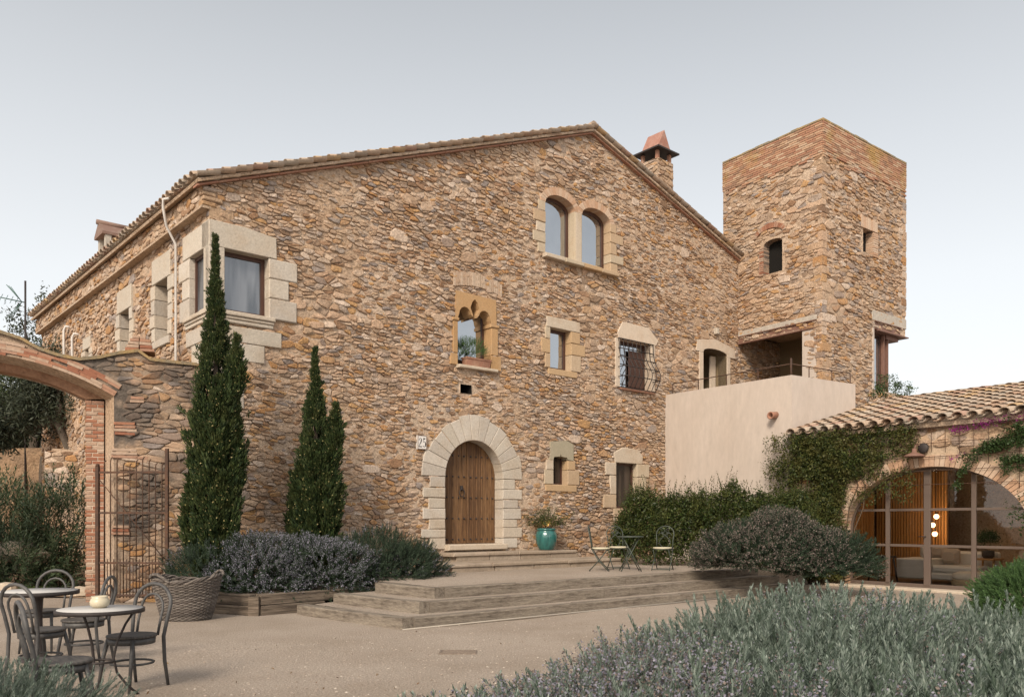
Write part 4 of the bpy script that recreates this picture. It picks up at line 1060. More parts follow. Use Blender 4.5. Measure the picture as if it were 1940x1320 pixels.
# ------------------------------------------------------------------ arched gate wall
gf = Fr((-5.94, 15.75), (.93, .367))
gwall = thing('arched_gate_wall', 'old rubble wall with wide flat brick arch left of the farmhouse', 'wall', (-5.94, 15.75, 0))
sJ = gf.S(216); gzs = gf.Z(216, 750); gc_ = sJ-2.30; gR = 4.39
def seg(half, rise, zs, n=18):
    Rr = (half*half+rise*rise)/(2*rise); return [(gc_+half*(1-2*i/n), zs-Rr+rise+math.sqrt(Rr*Rr-(half*(1-2*i/n))**2)) for i in range(n+1)]
tops = [gf.uv(u, v) for u, v in ((0, 628), (40, 641), (75, 660), (110, 672), (150, 680), (190, 676), (225, 668), (262, 664), (285, 680), (330, 686), (374, 690))]
SL = gc_-(0-gc_)
topR = [(s, z) for s, z in tops if s > gc_+.3]
top = topR[::-1]+[(gc_, topR[0][1]+.10)]+[(2*gc_-s, z) for s, z in topR]
top[0] = (0.05, top[0][1]); top[-1] = (SL, top[-1][1])
A_f = seg(2.30, .65, gzs); A_b = seg(1.79, .46, gzs-.02)
out_g = [(0.05, -.1)]+top+[(SL, -.1), (gc_-2.30, -.1)]+A_f[::-1]+[(gc_+2.30, -.1)]
out_g = out_g[::-1] if sum((out_g[i-1][0]*out_g[i][1]-out_g[i][0]*out_g[i-1][1]) for i in range(len(out_g))) < 0 else out_g
A_ring = seg(2.60, .78, gzs+.12)
hole_ring = [(gc_+2.32, -.1)]+A_ring+[(gc_-2.32, -.1)]
kg = lambda a, b: pip(out_g, a, b) and not (b > gzs and pip(A_ring, a, b))
mb = MB()
sheet(mb, gf, out_g, [], .10, 0, .014, 61)
rubble(mb, gf, out_g, [], .20, .082, 81, keep=kg, hlo=-.004, hhi=.045)
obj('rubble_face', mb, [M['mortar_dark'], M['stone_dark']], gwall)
mb = MB()   # splayed jambs and soffit behind the face
Pf = [(gc_+2.30, -.1)]+A_f+[(gc_-2.30, -.1)]; Pb = [(gc_+2.12, -.1)]+seg(2.12, .60, gzs-.02)+[(gc_-2.12, -.1)]
n = len(Pf); K = 6; vs = []
for k in range(K+1):
    t = k/K
    for i in range(n):
        a = Vector(Pf[i])*(1-t)+Vector(Pb[i])*t; j = .03*noise.noise((a.x*3, a.y*3, k)) if 0 < k < K else 0
        vs.append(gf.p(a.x+j, a.y+j, -.48*t))
mb.add(vs, [(k*n+i, k*n+i+1, (k+1)*n+i+1, (k+1)*n+i) for k in range(K) for i in range(n-1)])
back = [(0.05, -.1)]+top+[(SL, -.1), (gc_-1.79, -.1)]+A_b[::-1]+[(gc_+1.79, -.1)]
back = [(s, z-.02) for s, z in back]
bk = back[::-1]
mbk = MB(); sheet(mbk, gf, bk, [], .25, 0, .0, 5, -.86); mb.add(mbk.v, mbk.f)
obj('splayed_jamb', mb, M['mortar'], gwall)
mb = MB()   # brick nib that the gate closes against
for sgn in (-1, 1):
    z = -.05; j = 0
    rs = random.Random(5)
    while z < gzs-.06:
        jj = rs.uniform(-.012, .012); a = 1.79+jj; q = 1.79+(.11 if j % 2 else .20)
        for (p0, p1) in ((a, q-.007), (q+.007, 2.10)):
            p0, p1 = (gc_+p0, gc_+p1) if sgn > 0 else (gc_-p1, gc_-p0)
            mb.fbox(gf, p0, p1, z, z+.056, -.85, -.465+rs.uniform(-.008, .008), 0, .005, .003, rs)
        z += .070; j += 1
mb2 = MB()
for sgn in (-1, 1): p0, p1 = sorted((gc_+sgn*1.805, gc_+sgn*2.10)); mb2.fbox(gf, p0, p1, -.05, gzs-.05, -.84, -.478)
bj = obj('brick_jamb', mb, M['brick'], gwall); obj('jamb_mortar', mb2, M['cream'], bj)
mb = MB()
vs = [gf.p(s, z, h) for h in (-.47, -.66, -.85) for s, z in A_b]+[gf.p(s, z, -.47) for s, z in seg(2.16, .61, gzs)]
n = len(A_b)
mb.add(vs, [(i, i+1, n+i+1, n+i) for i in range(n-1)]+[(n+i, n+i+1, 2*n+i+1, 2*n+i) for i in range(n-1)]+[(i, 3*n+i, 3*n+i+1, i+1) for i in range(n-1)])
obj('rear_arch', mb, mat('brick_soffit', (.33,.19,.12), .92, var=(2.2, .4, .6, (.25,.14,.085)), fine=(16, .7, 1.15), bump=(16, .9, .02)), gwall)
mb = MB()   # front arch: bricks laid along the curve in three rows
rs = random.Random(9); Rr = (2.3**2+.65**2)/1.3; zc = gzs+.65-Rr; th = math.degrees(math.asin(2.30/Rr))
for row in range(5):
    r0 = Rr+row*.050; a = 90-th; 
    while a < 90+th:
        da = math.degrees(.27*rs.uniform(.7, 1.15)/r0); e = min(a+da, 90+th)
        P = arc(gc_, zc, r0, r0, a, e-.14, 2)+arc(gc_, zc, r0+.041, r0+.041, e-.14, a, 2)
        if rs.random() < .9: mb.poly(gf, P, -.16, .026+rs.uniform(-.012, .008), 0, .004)
        a = e
obj('brick_arch', mb, M['brick'], gwall)
mb = MB(); rs = random.Random(4)   # patches of brick in the rubble
for (u, v, w, nn) in ((238, 805, .36, 4), (236, 855, .42, 3), (262, 757, .22, 2), (230, 1000, .30, 3), (270, 870, .2, 2)):
    s, z = gf.uv(u, v)
    for k in range(nn): mb.fbox(gf, s-w/2+rs.uniform(-.03, .03), s+w/2+rs.uniform(-.03, .03), z-k*.062, z-k*.062+.05, -.05, .034, 0, .006, .004, rs)
obj('brick_patch', mb, M['brick'], gwall)
mb = MB(); nT = len(top); vs = []
for (h, dz) in ((.055, -.035), (.065, .02), (-.40, .06), (-.92, .015), (-.9, -.04)):
    for i, (s, z) in enumerate(top): vs.append(gf.p(s, z+dz+.012*noise.noise((s*4, h, 2)), h+.012*noise.noise((s*5, 1, h))))
mb.add(vs, [(k*nT+i, k*nT+i+1, (k+1)*nT+i+1, (k+1)*nT+i) for k in range(4) for i in range(nT-1)])
obj('coping', mb, M['lichen'], gwall)
mb = MB(); s, z = gf.uv(263, 664); rs = random.Random(6)
for k, (w, d) in enumerate(((.50, .5), (.46, .45), (.40, .4), (.34, .34), (.24, .26))):
    for half in (-1, 1):
        a, b = (s-w/2, s-.006) if half < 0 else (s+.006, s+w/2)
        mb.fbox(gf, a+rs.uniform(-.02, .02)*(half < 0), b+rs.uniform(-.02, .02)*(half > 0), z+.02+k*.064, z+.02+k*.064+.054, -.40-d/2, -.40+d/2, 0, .006, .005, rs)
obj('brick_finial', mb, M['brick'], gwall)
# ------------------------------------------------------------------ ground
mb = MB()
def gh_(x, y): return 0
G = 70; xs = list(np.linspace(-300, -20, 8))+list(np.linspace(-14, 14, 71))+list(np.linspace(20, 300, 8)); ys = list(np.linspace(-60, 0, 4))+list(np.linspace(2, 24, 56))+list(np.linspace(30, 400, 8))
vs = [(x, y, .018*noise.noise((x*.35, y*.35, 0))+.008*noise.noise((x*1.7, y*1.7, 4)) if -13 < x < 13 and 2 < y < 24 else -.02) for x in xs for y in ys]
ny = len(ys); mb.add(vs, [(i*ny+j, (i+1)*ny+j, (i+1)*ny+j+1, i*ny+j+1) for i in range(len(xs)-1) for j in range(ny-1)], 0, True)
struct(obj('ground', mb, M['gravel']))
# raised terrace in front of the house
Cs = [Vector((-1.336, 11.45)), Vector((-1.19, 12.20)), Vector((-1.04, 12.95))]; Ls = [2.75, 2.25, 1.55]; ZS = [.15, .30, .45]; Rl = [9.9, 9.3, 8.6]
e_ = Vector((-.70, .714)); d_ = Vector((.7566, .6539))
def patch(pts, z, name, m, n=26):
    mb = MB(); A, B, C, D = pts; vs = []
    for i in range(n+1):
        for j in range(n+1):
            u, w = i/n, j/n; q = (A*(1-u)+B*u)*(1-w)+(D*(1-u)+C*u)*w
            vs.append((q.x, q.y, z+.010*noise.noise((q.x*1.5, q.y*1.5, z))))
    mb.add(vs, [(i*(n+1)+j, (i+1)*(n+1)+j, (i+1)*(n+1)+j+1, i*(n+1)+j+1) for i in range(n) for j in range(n)], 0, True)
    b = [(p.x, p.y, z-.02) for p in pts]+[(p.x, p.y, -.05) for p in pts]
    mb.add(b, [(k, (k+1) % 4, 4+(k+1) % 4, 4+k) for k in range(4)])
    return struct(obj(name, mb, m))
p3 = Cs[2]+d_*.02+e_*.02
patch([p3, p3+d_*11, p3+d_*11+Vector((-5, 6)), p3+Vector((-5.2, 6.2))], .445, 'terrace_ground', M['gravel'])
# timber steps
def beam(name, p0, p1, z0, z1, w, m, parent, n=None, side=1):
    """squared timber from p0 to p1 (outer top edge), width w inwards"""
    p0 = Vector(p0); p1 = Vector(p1); d = p1-p0; L = d.length; a = math.atan2(d.y, d.x); mb = MB()
    K = max(2, int(L/.3)); hgt = z1-z0; vs = []; b = .012
    prof = [(0, 0), (0, hgt-b), (b, hgt), (w-b, hgt), (w, hgt-b), (w, 0)]
    sd = random.Random(int(p0.x*100)+int(p0.y*37)+int(z1*100))
    for i in range(K+1):
        for (y, z) in prof:
            j = noise.noise((p0.x+i*.45, p0.y+y*2, z*3))*.009
            vs.append((L*i/K, side*(y+j), z+(j if z > 0 else 0)))
    n6 = 6
    fs = [(i*n6+k, (i+1)*n6+k, (i+1)*n6+(k+1) % n6, i*n6+(k+1) % n6) for i in range(K) for k in range(n6)]
    fs += [tuple(range(n6)), tuple(K*n6+k for k in range(n6-1, -1, -1))]
    if side < 0: pass
    mb.add(vs, fs); o = obj(name, mb, m, local=True)
    if parent is not None: o.parent = parent; o.location = Vector((p0.x, p0.y, z0))-LOC[parent.name]
    else: o.location = (p0.x, p0.y, z0)
    o.rotation_euler = (0, 0, a); return o
lab = ['lowest wide timber step edged with weathered sleepers and filled with gravel', 'middle wide timber step edged with weathered sleepers', 'top timber step edged with sleepers, level with the gravel terrace']
for k in range(3):
    c = Cs[k]; t = thing('timber_step', lab[k], 'step', (c.x, c.y, 0), group='timber steps up to the terrace')
    cuts = [0, 3.2+.5*k, 6.0+.7*k, Rl[k]]
    for a, b in zip(cuts[:-1], cuts[1:]): beam('sleeper', c+d_*(a+.004), c+d_*(b-.004), ZS[k]-.16, ZS[k], .20, M['timber'], t, side=1)
    q = c-d_*.0+e_*.0
    beam('side_sleeper', c+e_*Ls[k]-d_*.2, c-d_*.2, ZS[k]-.165, ZS[k]+.004, .2, M['timber'], t, side=1)
    if k < 2:
        nx = Cs[k+1]; mb = MB()
        A = c+d_*.05+e_*.1; B = c+d_*(Rl[k])+e_*.1; Cc = B+Vector((-.55, .75)); E = nx+d_*.2+e_*.1; Fp = nx+e_*(Ls[k+1]+.3)+d_*.1; H = c+e_*Ls[k]+d_*.1
        mb.add([(p.x, p.y, ZS[k]-.012) for p in (A, B, Cc, E, Fp, H)], [(0, 1, 2, 3), (0, 3, 4, 5)])
        obj('gravel_tread', mb, M['gravel'], t)
mb = MB(); c = Cs[0]; mb.tube([(*(c-d_*.22+Vector((.62, -.80))*.045), .012), (*(c+d_*2.2+Vector((.65, -.76))*.05), .014), (*(c+d_*9.2+Vector((.65, -.76))*.05), .016)], .012, 6)
tag(obj('hose', mb, mat('pale_hose', (.36,.32,.27), .6)), 'thin pale cable lying along the foot of the lowest timber step', 'cable')
# stone door steps
for k, (h0, h1, zt, uL, uR) in enumerate(((0, .68, .79, 832, 1056), (.68, 1.68, .61, 800, 1120))):
    t = thing('stone_step', ('upper stone doorstep with the turquoise pot on it' if k == 0 else 'lower broad stone doorstep below the one with the turquoise pot'), 'step', fac.p(S(900), 0, h1), group='stone door steps')
    mb = MB(); sa, sb = S(uL)-(.5 if k else .1), S(uR)+(-.25 if k else 0); n = 4+k
    for i in range(n):
        a, b = sa+(sb-sa)*i/n, sa+(sb-sa)*(i+1)/n
        mb.fbox(fac, a, b-.008, zt-.07, zt+rnd.uniform(-.004, .004), max(h0-.01, .03), h1+rnd.uniform(-.01, .012), 0, .014, .005)
        mb.fbox(fac, a+.1, b+.08, .40, zt-.071, max(h0-.02, .0), h1-.035, 0, .008, .005)
    obj('step_block', mb, mat('worn_step_stone', (.36,.29,.225), .9, island=[(.36,.29,.225),(.39,.315,.245),(.335,.265,.20)], var=(1.6, .45, .65, (.235,.185,.14), .8), fine=(20, .75, 1.12), bump=(20, .6, .01)), t)
# ------------------------------------------------------------------ plants
M['rosemary'] = leaf_mat('rosemary_needles', [(.135,.175,.14),(.18,.225,.185),(.235,.28,.24),(.155,.195,.16),(.29,.33,.285),(.085,.115,.088)], .6, .2, var=(7, .50, .64, (.045,.07,.045), .8))
M['rosemary_deep'] = leaf_mat('dark_rosemary_needles', [(.028,.048,.027),(.042,.068,.038),(.06,.092,.055),(.035,.056,.036),(.08,.11,.072)], .6, .2, var=(6, .46, .62, (.016,.026,.016), .8))
M['rosemary_bright'] = leaf_mat('green_rosemary_needles', [(.055,.11,.03),(.075,.14,.045),(.045,.09,.03),(.10,.17,.06)], .6, .2)
M['lilac'] = leaf_mat('pale_lilac_flowers', [(.25,.24,.29),(.195,.185,.235),(.30,.285,.335),(.225,.215,.265)], .8, .2)
M['brown_bloom'] = leaf_mat('dry_brown_flowers', [(.19,.15,.13),(.14,.11,.095),(.24,.195,.17),(.16,.13,.12)], .8, .15)
M['cypress'] = leaf_mat('cypress_sprays', [(.020,.036,.012),(.03,.050,.016),(.016,.03,.012),(.042,.065,.02),(.055,.075,.024)], .65, .12, var=(4, .48, .62, (.060,.068,.020), .55))
M['cone'] = leaf_mat('pale_cypress_cones', [(.24,.20,.085),(.30,.25,.12),(.18,.16,.06)], .8, .05)
M['olive'] = leaf_mat('olive_leaves', [(.045,.055,.033),(.06,.072,.045),(.035,.045,.025),(.085,.095,.065),(.05,.06,.04)], .55, .15, var=(1.6, .46, .6, (.02,.026,.016), .7))
M['laurel'] = leaf_mat('glossy_hedge_leaves', [(.028,.046,.012),(.042,.066,.016),(.022,.036,.011),(.085,.105,.03),(.06,.064,.022)], .45, .22, var=(4, .48, .62, (.10,.105,.03), .6))
M['vine'] = leaf_mat('jasmine_leaves', [(.05,.07,.018),(.034,.048,.014),(.08,.098,.028),(.024,.036,.012),(.12,.122,.036)], .5, .25, var=(3.5, .46, .6, (.12,.105,.03), .55))
M['ivy'] = leaf_mat('dark_climber_leaves', [(.03,.055,.018),(.04,.07,.022),(.055,.09,.03)], .45, .2)
M['oleander'] = leaf_mat('oleander_leaves', [(.05,.082,.04),(.07,.105,.05),(.04,.065,.03),(.10,.135,.07),(.13,.16,.09)], .45, .2, var=(3, .46, .6, (.02,.032,.016), .7))
M['bloom'] = leaf_mat('purple_bracts', [(.22,.02,.16),(.28,.04,.2),(.17,.015,.12)], .7, .3)
M['grass'] = leaf_mat('grass_blades', [(.08,.12,.03),(.11,.15,.04),(.06,.09,.025)], .6, .3)
M['bark'] = mat('grey_bark', (.10,.078,.06), .95, fine=(14, .5, 1.35), stretch=(4,4,1), bump=(10, 1, .03))
M['stem'] = mat('brown_stems', (.10,.07,.045), .9)

def unit(a): return a/np.maximum(np.linalg.norm(a, axis=-1, keepdims=True), 1e-9)
def basis(Z, rs):
    """rotation matrices whose third column is Z with a random spin"""
    Z = unit(Z); a = rs.normal(size=Z.shape); X = unit(a-(a*Z).sum(1, keepdims=True)*Z); Y = np.cross(Z, X)
    return np.stack([X, Y, Z], 2)
def sprig(seed, L=.26, n=40, nl=.030, nw=.005, open_=.9, top=.55, curve=.04, flowers=0, fl=.012):
    """needle-clad shoot along +z: diamonds; returns verts, quads, material flag"""
    rs = np.random.default_rng(seed); V = []; Q = []; Mi = []
    for i in range(n):
        t = (i+.5)/n; a = i*2.39996+rs.normal()*.3; o = open_*(1-t)+top*t+rs.normal()*.12
        p = np.array([curve*t*t, 0, L*t]); rad = np.array([math.cos(a), math.sin(a), 0])
        d = rad*math.sin(o)+np.array([0, 0, 1])*math.cos(o); side = np.cross(d, [0, 0, 1.0]); side = side/(np.linalg.norm(side)+1e-6)
        l = nl*(1-.35*t)*rs.uniform(.75, 1.2); b = len(V)
        V += [p, p+d*l*.55+side*nw/2, p+d*l, p+d*l*.55-side*nw/2]; Q.append((b, b+1, b+2, b+3)); Mi.append(0)
    for i in range(flowers):
        t = rs.uniform(.45, 1.0); a = rs.uniform(0, 6.28); p = np.array([curve*t*t, 0, L*t])+np.array([math.cos(a), math.sin(a), .3])*nl*rs.uniform(.3, .8)
        u = rs.normal(size=3); u /= np.linalg.norm(u); w = np.cross(u, rs.normal(size=3)); w /= np.linalg.norm(w); b = len(V); s = fl*rs.uniform(.6, 1.3)
        V += [p-u*s, p+w*s*.7, p+u*s, p-w*s*.7]; Q.append((b, b+1, b+2, b+3)); Mi.append(1)
    return np.array(V), np.array(Q), np.array(Mi)
def cluster(seed, n=9, l=.05, w=.026, r=.07, flat=.3, fold=.25):
    """a little spray of leaves round the origin"""
    rs = np.random.default_rng(seed); V = []; Q = []
    for i in range(n):
        p = rs.normal(size=3)*r*np.array([.6, .6, .5]); d = rs.normal(size=3)+np.array([0, 0, .25]); d /= np.linalg.norm(d)
        s = np.cross(d, rs.normal(size=3)); s /= np.linalg.norm(s); nn = np.cross(d, s); b = len(V); k = rs.uniform(.7, 1.25)
        V += [p, p+(d*.45+nn*fold*.2)*l*k+s*w*k/2, p+d*l*k, p+(d*.45+nn*fold*.2)*l*k-s*w*k/2]; Q.append((b, b+1, b+2, b+3))
    return np.array(V), np.array(Q), np.zeros(len(Q), int)
def scatter(temps, P, Z, scale, seed, pick=None):
    """place leaf templates at P pointing along Z; returns one joined vertex/quad/material set"""
    rs = np.random.default_rng(seed); P = np.asarray(P, float); Z = np.asarray(Z, float); n = len(P)
    B = basis(Z, rs); k = rs.integers(0, len(temps), n) if pick is None else pick; sc = np.broadcast_to(scale, (n,))
    VV, QQ, MM = [], [], []; off = 0
    for t, (V, Q, Mi) in enumerate(temps):
        idx = np.where(k == t)[0]
        if len(idx) == 0: continue
        W = np.einsum('nij,vj->nvi', B[idx]*sc[idx, None, None], V)+P[idx, None, :]
        VV.append(W.reshape(-1, 3)); QQ.append((Q[None]+(np.arange(len(idx))*len(V))[:, None, None]+off).reshape(-1, 4)); MM.append(np.tile(Mi, len(idx))); off += len(idx)*len(V)
    return np.concatenate(VV), np.concatenate(QQ), np.concatenate(MM)
def vnoise(P, f, sd):
    return np.array([noise.noise((p[0]*f+sd, p[1]*f, p[2]*f)) for p in P])
def lumpy(c, r, n, seed, lump=.25, freq=1.6, zmin=-.25, shell=.75):
    """points near the skin of an uneven mound, with outward directions"""
    rs = np.random.default_rng(seed); D = unit(rs.normal(size=(n*3, 3))); D = D[D[:, 2] > zmin][:n]
    k = 1+lump*vnoise(D*freq, 1.0, seed)*1.6+.5*lump*vnoise(D*freq*3, 1.0, seed+9)
    k *= shell+(1-shell)*rs.uniform(0, 1, len(D))**.5
    return np.array(c)+D*np.array(r)*k[:, None], D
def set_tag(o, label, cat, group=None): return tag(o, label, cat, group)
SPR = [sprig(i, L=.27, n=40, nl=.046, nw=.0125, open_=1.0, top=.4) for i in range(4)]+[sprig(10+i, L=.27, n=36, nl=.044, nw=.012, open_=1.0, top=.4, flowers=16, fl=.0125) for i in range(3)]
BIG = [sprig(20+i, L=.33, n=130, nl=.040, nw=.0062, open_=1.05, top=.35, curve=.07) for i in range(4)]+[sprig(30+i, L=.31, n=104, nl=.036, nw=.006, open_=1.05, top=.4, curve=.06, flowers=80, fl=.0058) for i in range(3)]
def bush(name, label, cat, mats, c, r, n, seed, flower=.0, group=None, up=.55, scale=(.8, 1.3), temps=SPR, fz=-1, zmin=-.2, lump=.25, shell=.72, fdir=None, base=None):
    P, D = lumpy(c, r, n, seed, lump, 1.6, zmin, shell); rs = np.random.default_rng(seed+1)
    Z = unit(D/np.array(r)*min(r))*1.0+np.array([0, 0, up])+rs.normal(size=P.shape)*.22
    nf = vnoise(P, 1.1, seed+3); isf = (nf+rs.normal(size=len(P))*.22 < (flower*2-1)*.55) & (D[:, 2] > fz)
    pick = np.where(isf, rs.integers(4, 7, len(P)), rs.integers(0, 4, len(P)))
    sc = rs.uniform(scale[0], scale[1], len(P)); Zu = unit(Z)
    V, Q, Mi = scatter(temps, P-Zu*.12*sc[:, None], Zu, sc, seed+2, pick)
    b = base or (c[0], c[1], max(0, c[2]-r[2]*.4))
    keep = None
    o = np_obj(name, V, Q, mats, Mi, base=b)
    return set_tag(o, label, cat, group)
# --- big foreground rosemary bed (lower right)
rs = np.random.default_rng(100)
poly = [(-1.0, 2.9), (-.72, 4.0), (.08, 5.4), (.85, 6.6), (1.65, 7.7), (2.6, 8.2), (3.6, 8.0), (4.6, 7.3), (5.6, 6.2), (6, 4.5), (5.5, 2.6)]
def dist_edge(x, y):
    d = 9
    for i in range(len(poly)):
        ax, ay = poly[i-1]; bx, by = poly[i]; t = max(0, min(1, ((x-ax)*(bx-ax)+(y-ay)*(by-ay))/((bx-ax)**2+(by-ay)**2)))
        d = min(d, math.hypot(x-ax-(bx-ax)*t, y-ay-(by-ay)*t))
    return d
P = []; Z = []; FLm = []
while len(P) < 5000:
    x, y = rs.uniform(-1.0, 6), rs.uniform(2.8, 8.3)
    if not pip(poly, x, y): continue
    if x > .62*y+.5: continue
    if y < 3.2 and rs.random() < .5: continue
    e = dist_edge(x, y); q = noise.noise((x*1.1, y*1.1, 2)); q2 = noise.noise((x*3.2, y*3.2, 5))
    hh = .48+.24*min(1, max(0, (x+.2)/2.2))
    z = hh*math.sqrt(min(1, .10+e/.55))+.13*q+.14*q2-.05
    z -= .10*min(1, max(0, (x-2.6)/1.2))*min(1, max(0, y-4))
    z *= rs.uniform(.55, 1.03)**.6
    P.append((x, y, max(.06, z-.22))); g = math.exp(-e/.3); dx, dy = -.75, .45
    Z.append((rs.normal()*.26+dx*g*.9+.10, rs.normal()*.26+dy*g*.5, 1)); FLm.append(noise.noise((x*.9+3, y*.9, 7))+.38-.30*(x-.5)+rs.normal()*.24)
P = np.array(P); Z = np.array(Z); FLm = np.array(FLm)
pick = np.where(FLm > .12, rs.integers(4, 7, len(P)), rs.integers(0, 4, len(P)))
sc = rs.uniform(.8, 1.55, len(P))
V, Q, Mi = scatter(BIG, P, Z, sc, 101, pick)
Mi = np.where((Mi == 1) & (rs.random(len(Mi)) < .45), 2, Mi)
o = np_obj('rosemary_bush', V, Q, [M['rosemary'], M['lilac'], M['brown_bloom']], Mi, base=(2.2, 5.6, 0))
set_tag(o, 'broad grey-green rosemary hedge with lilac flowers filling the near right corner', 'shrub')
o = bush('rosemary_bush', 'low blue-grey rosemary clump in the near left corner before the bistro chairs', 'shrub', [M['rosemary'], M['lilac']], (-3.42, 4.95, .10), (.86, .8, .46), 1500, 110, .1, temps=BIG, scale=(.55, .8), up=.7)
# --- rosemary row along the planter
row = [((-5.05, 13.95, .62), (.62, .55, .62), 620, .42, 'dull green rosemary behind the wicker basket, at the left end of the planter row'),
       ((-4.30, 14.05, .68), (.72, .62, .70), 850, .92, 'tall lilac-flowering rosemary between wicker basket and the two cypresses'),
       ((-3.35, 14.65, .68), (.78, .65, .68), 850, .90, 'lilac-flowering rosemary below the shorter cypress'),
       ((-2.45, 15.25, .74), (.80, .62, .66), 850, .14, 'dense green rosemary without flowers above the left ends of the timber steps'),
       ((-1.92, 15.85, .66), (.52, .56, .56), 600, .0, 'small dark green rosemary beside the stone doorsteps')]
for c, r, n, fl, lb in row:
    bush('rosemary_bush', lb, 'shrub', [M['rosemary_deep'], M['lilac']], (c[0], c[1], c[2]-.16), [r[0]*1.22, r[1]*1.22, r[2]*1.05], int(n*2.4), int(c[1]*100), fl, 'rosemary bushes in the planter', up=.38, scale=(.55, .9), fz=-.25, lump=.2, zmin=-.55)
# --- right-hand brown rosemary mounds, and green ball at the edge
bush('rosemary_bush', 'big brownish rosemary mound beside the right end of the timber steps', 'shrub', [M['rosemary_deep'], M['brown_bloom']], (5.05, 16.6, .72), (1.35, 1.0, .82), 3000, 131, .62, up=.30, scale=(.8, 1.2), lump=.22)
bush('rosemary_bush', 'brownish rosemary mound hanging by the lower left of the glazed arch', 'shrub', [M['rosemary_deep'], M['brown_bloom']], (6.2, 16.5, .58), (.85, .9, .68), 1800, 132, .40, up=.25, scale=(.8, 1.2), lump=.22)
bush('rosemary_bush', 'round fresh green rosemary in front of the glazed arch at the right edge', 'shrub', [M['rosemary_bright'], M['lilac']], (5.78, 9.2, .42), (.66, .66, .62), 3000, 133, .02, up=.25, scale=(.5, .8))
# --- cypresses
CYT = []
for i in range(4):
    r_ = np.random.default_rng(200+i); V = []; Q = []; Mi = []
    for k in range(34):
        t = r_.uniform(0, 1); a = r_.uniform(0, 6.28); o_ = r_.uniform(.05, .5); p = np.array([math.cos(a)*.025, math.sin(a)*.025, .26*t])*(1-.3*t)
        d = np.array([math.cos(a)*math.sin(o_), math.sin(a)*math.sin(o_), math.cos(o_)]); s = np.cross(d, r_.normal(size=3)); s /= np.linalg.norm(s); l = r_.uniform(.05, .10); w = .012; b = len(V)
        V += [p, p+d*l*.5+s*w, p+d*l, p+d*l*.5-s*w]; Q.append((b, b+1, b+2, b+3)); Mi.append(0)
    for k in range((0, 1, 2, 4)[i]):
        a = r_.uniform(0, 6.28); p = np.array([math.cos(a)*.05, math.sin(a)*.05, r_.uniform(.08, .24)]); u = r_.normal(size=3); u /= np.linalg.norm(u); w = np.cross(u, r_.normal(size=3)); w /= np.linalg.norm(w); s = .013; b = len(V)
        V += [p-u*s, p+w*s, p+u*s, p-w*s]; Q.append((b, b+1, b+2, b+3)); Mi.append(1)
    CYT.append((np.array(V), np.array(Q), np.array(Mi)))
def cypress(loc, H, spires, label, seed):
    """each spire: (dx, dy, base height, top height, max radius)"""
    t = thing('cypress_tree', label, 'tree', loc, group='cypresses before the house front')
    rs = np.random.default_rng(seed); P = []; Z = []
    for (dx, dy, zb, zt, R_) in spires:
        n = int(900*(zt-zb)*(.35+R_))
        for _ in range(n):
            u = rs.random()**.85; a = rs.uniform(0, 6.28); prof = np.interp(u, (0, .08, .31, .46, .61, .72, .81, .9, 1), (.7, .95, 1.0, .93, .76, .46, .26, .08, .0))*(1.0+.12*math.sin(u*11+seed))
            lump = 1+.60*noise.noise((math.cos(a)*1.1+seed, math.sin(a)*1.1, u*(zt-zb)*1.15))+.34*noise.noise((math.cos(a)*2.6, math.sin(a)*2.6+seed, u*(zt-zb)*2.4))
            if noise.noise((math.cos(a)*2+3, math.sin(a)*2+seed, u*(zt-zb)*2.1)) < -.14: continue
            rr = R_*prof*lump*(.45+.55*rs.random()**.4)*(rs.uniform(1.1, 1.5) if rs.random() < .07 else 1); lean = u*.0
            P.append((loc[0]+dx*(.4+.6*min(1, u*3))+rr*math.cos(a), loc[1]+dy+rr*math.sin(a), loc[2]+zb+(zt-zb)*u-.10)); Z.append((math.cos(a)*.42+rs.normal()*.2, math.sin(a)*.42+rs.normal()*.2, 1))
    V, Q, Mi = scatter(CYT, np.array(P), np.array(Z), rs.uniform(.6, 1.35, len(P))*np.clip(1.35-(np.array(P)[:, 2]-loc[2])/H, .38, 1), seed+1)
    np_obj('crown', V, Q, [M['cypress'], M['cone']], Mi, parent=t)
    mb = MB(); mb.tube([(loc[0], loc[1], loc[2]-.1), (loc[0]+.02, loc[1], loc[2]+H*.4), (loc[0], loc[1], loc[2]+H*.8)], [.09, .06, .02], 8); obj('trunk', mb, M['bark'], t)
    return t
cypress((-5.02, 14.15, .35), 5.9, [(0, 0, .1, 6.0, .32), (.36, 0, 3.0, 4.25, .09), (-.33, .05, .1, 2.1, .14), (.14, -.1, .3, 3.3, .26), (.26, .05, 1.2, 3.2, .14)], 'taller dark cypress in front of the corner window', 210)
cypress((-3.66, 15.55, .4), 4.4, [(0, 0, .1, 4.35, .27), (.38, 0, 2.0, 3.25, .10), (-.30, 0, .1, 1.9, .13), (.06, -.1, .2, 2.5, .30), (.24, 0, .3, 2.7, .16), (-.14, 0, 1.0, 2.7, .15)], 'shorter ragged cypress left of the oak door', 220)
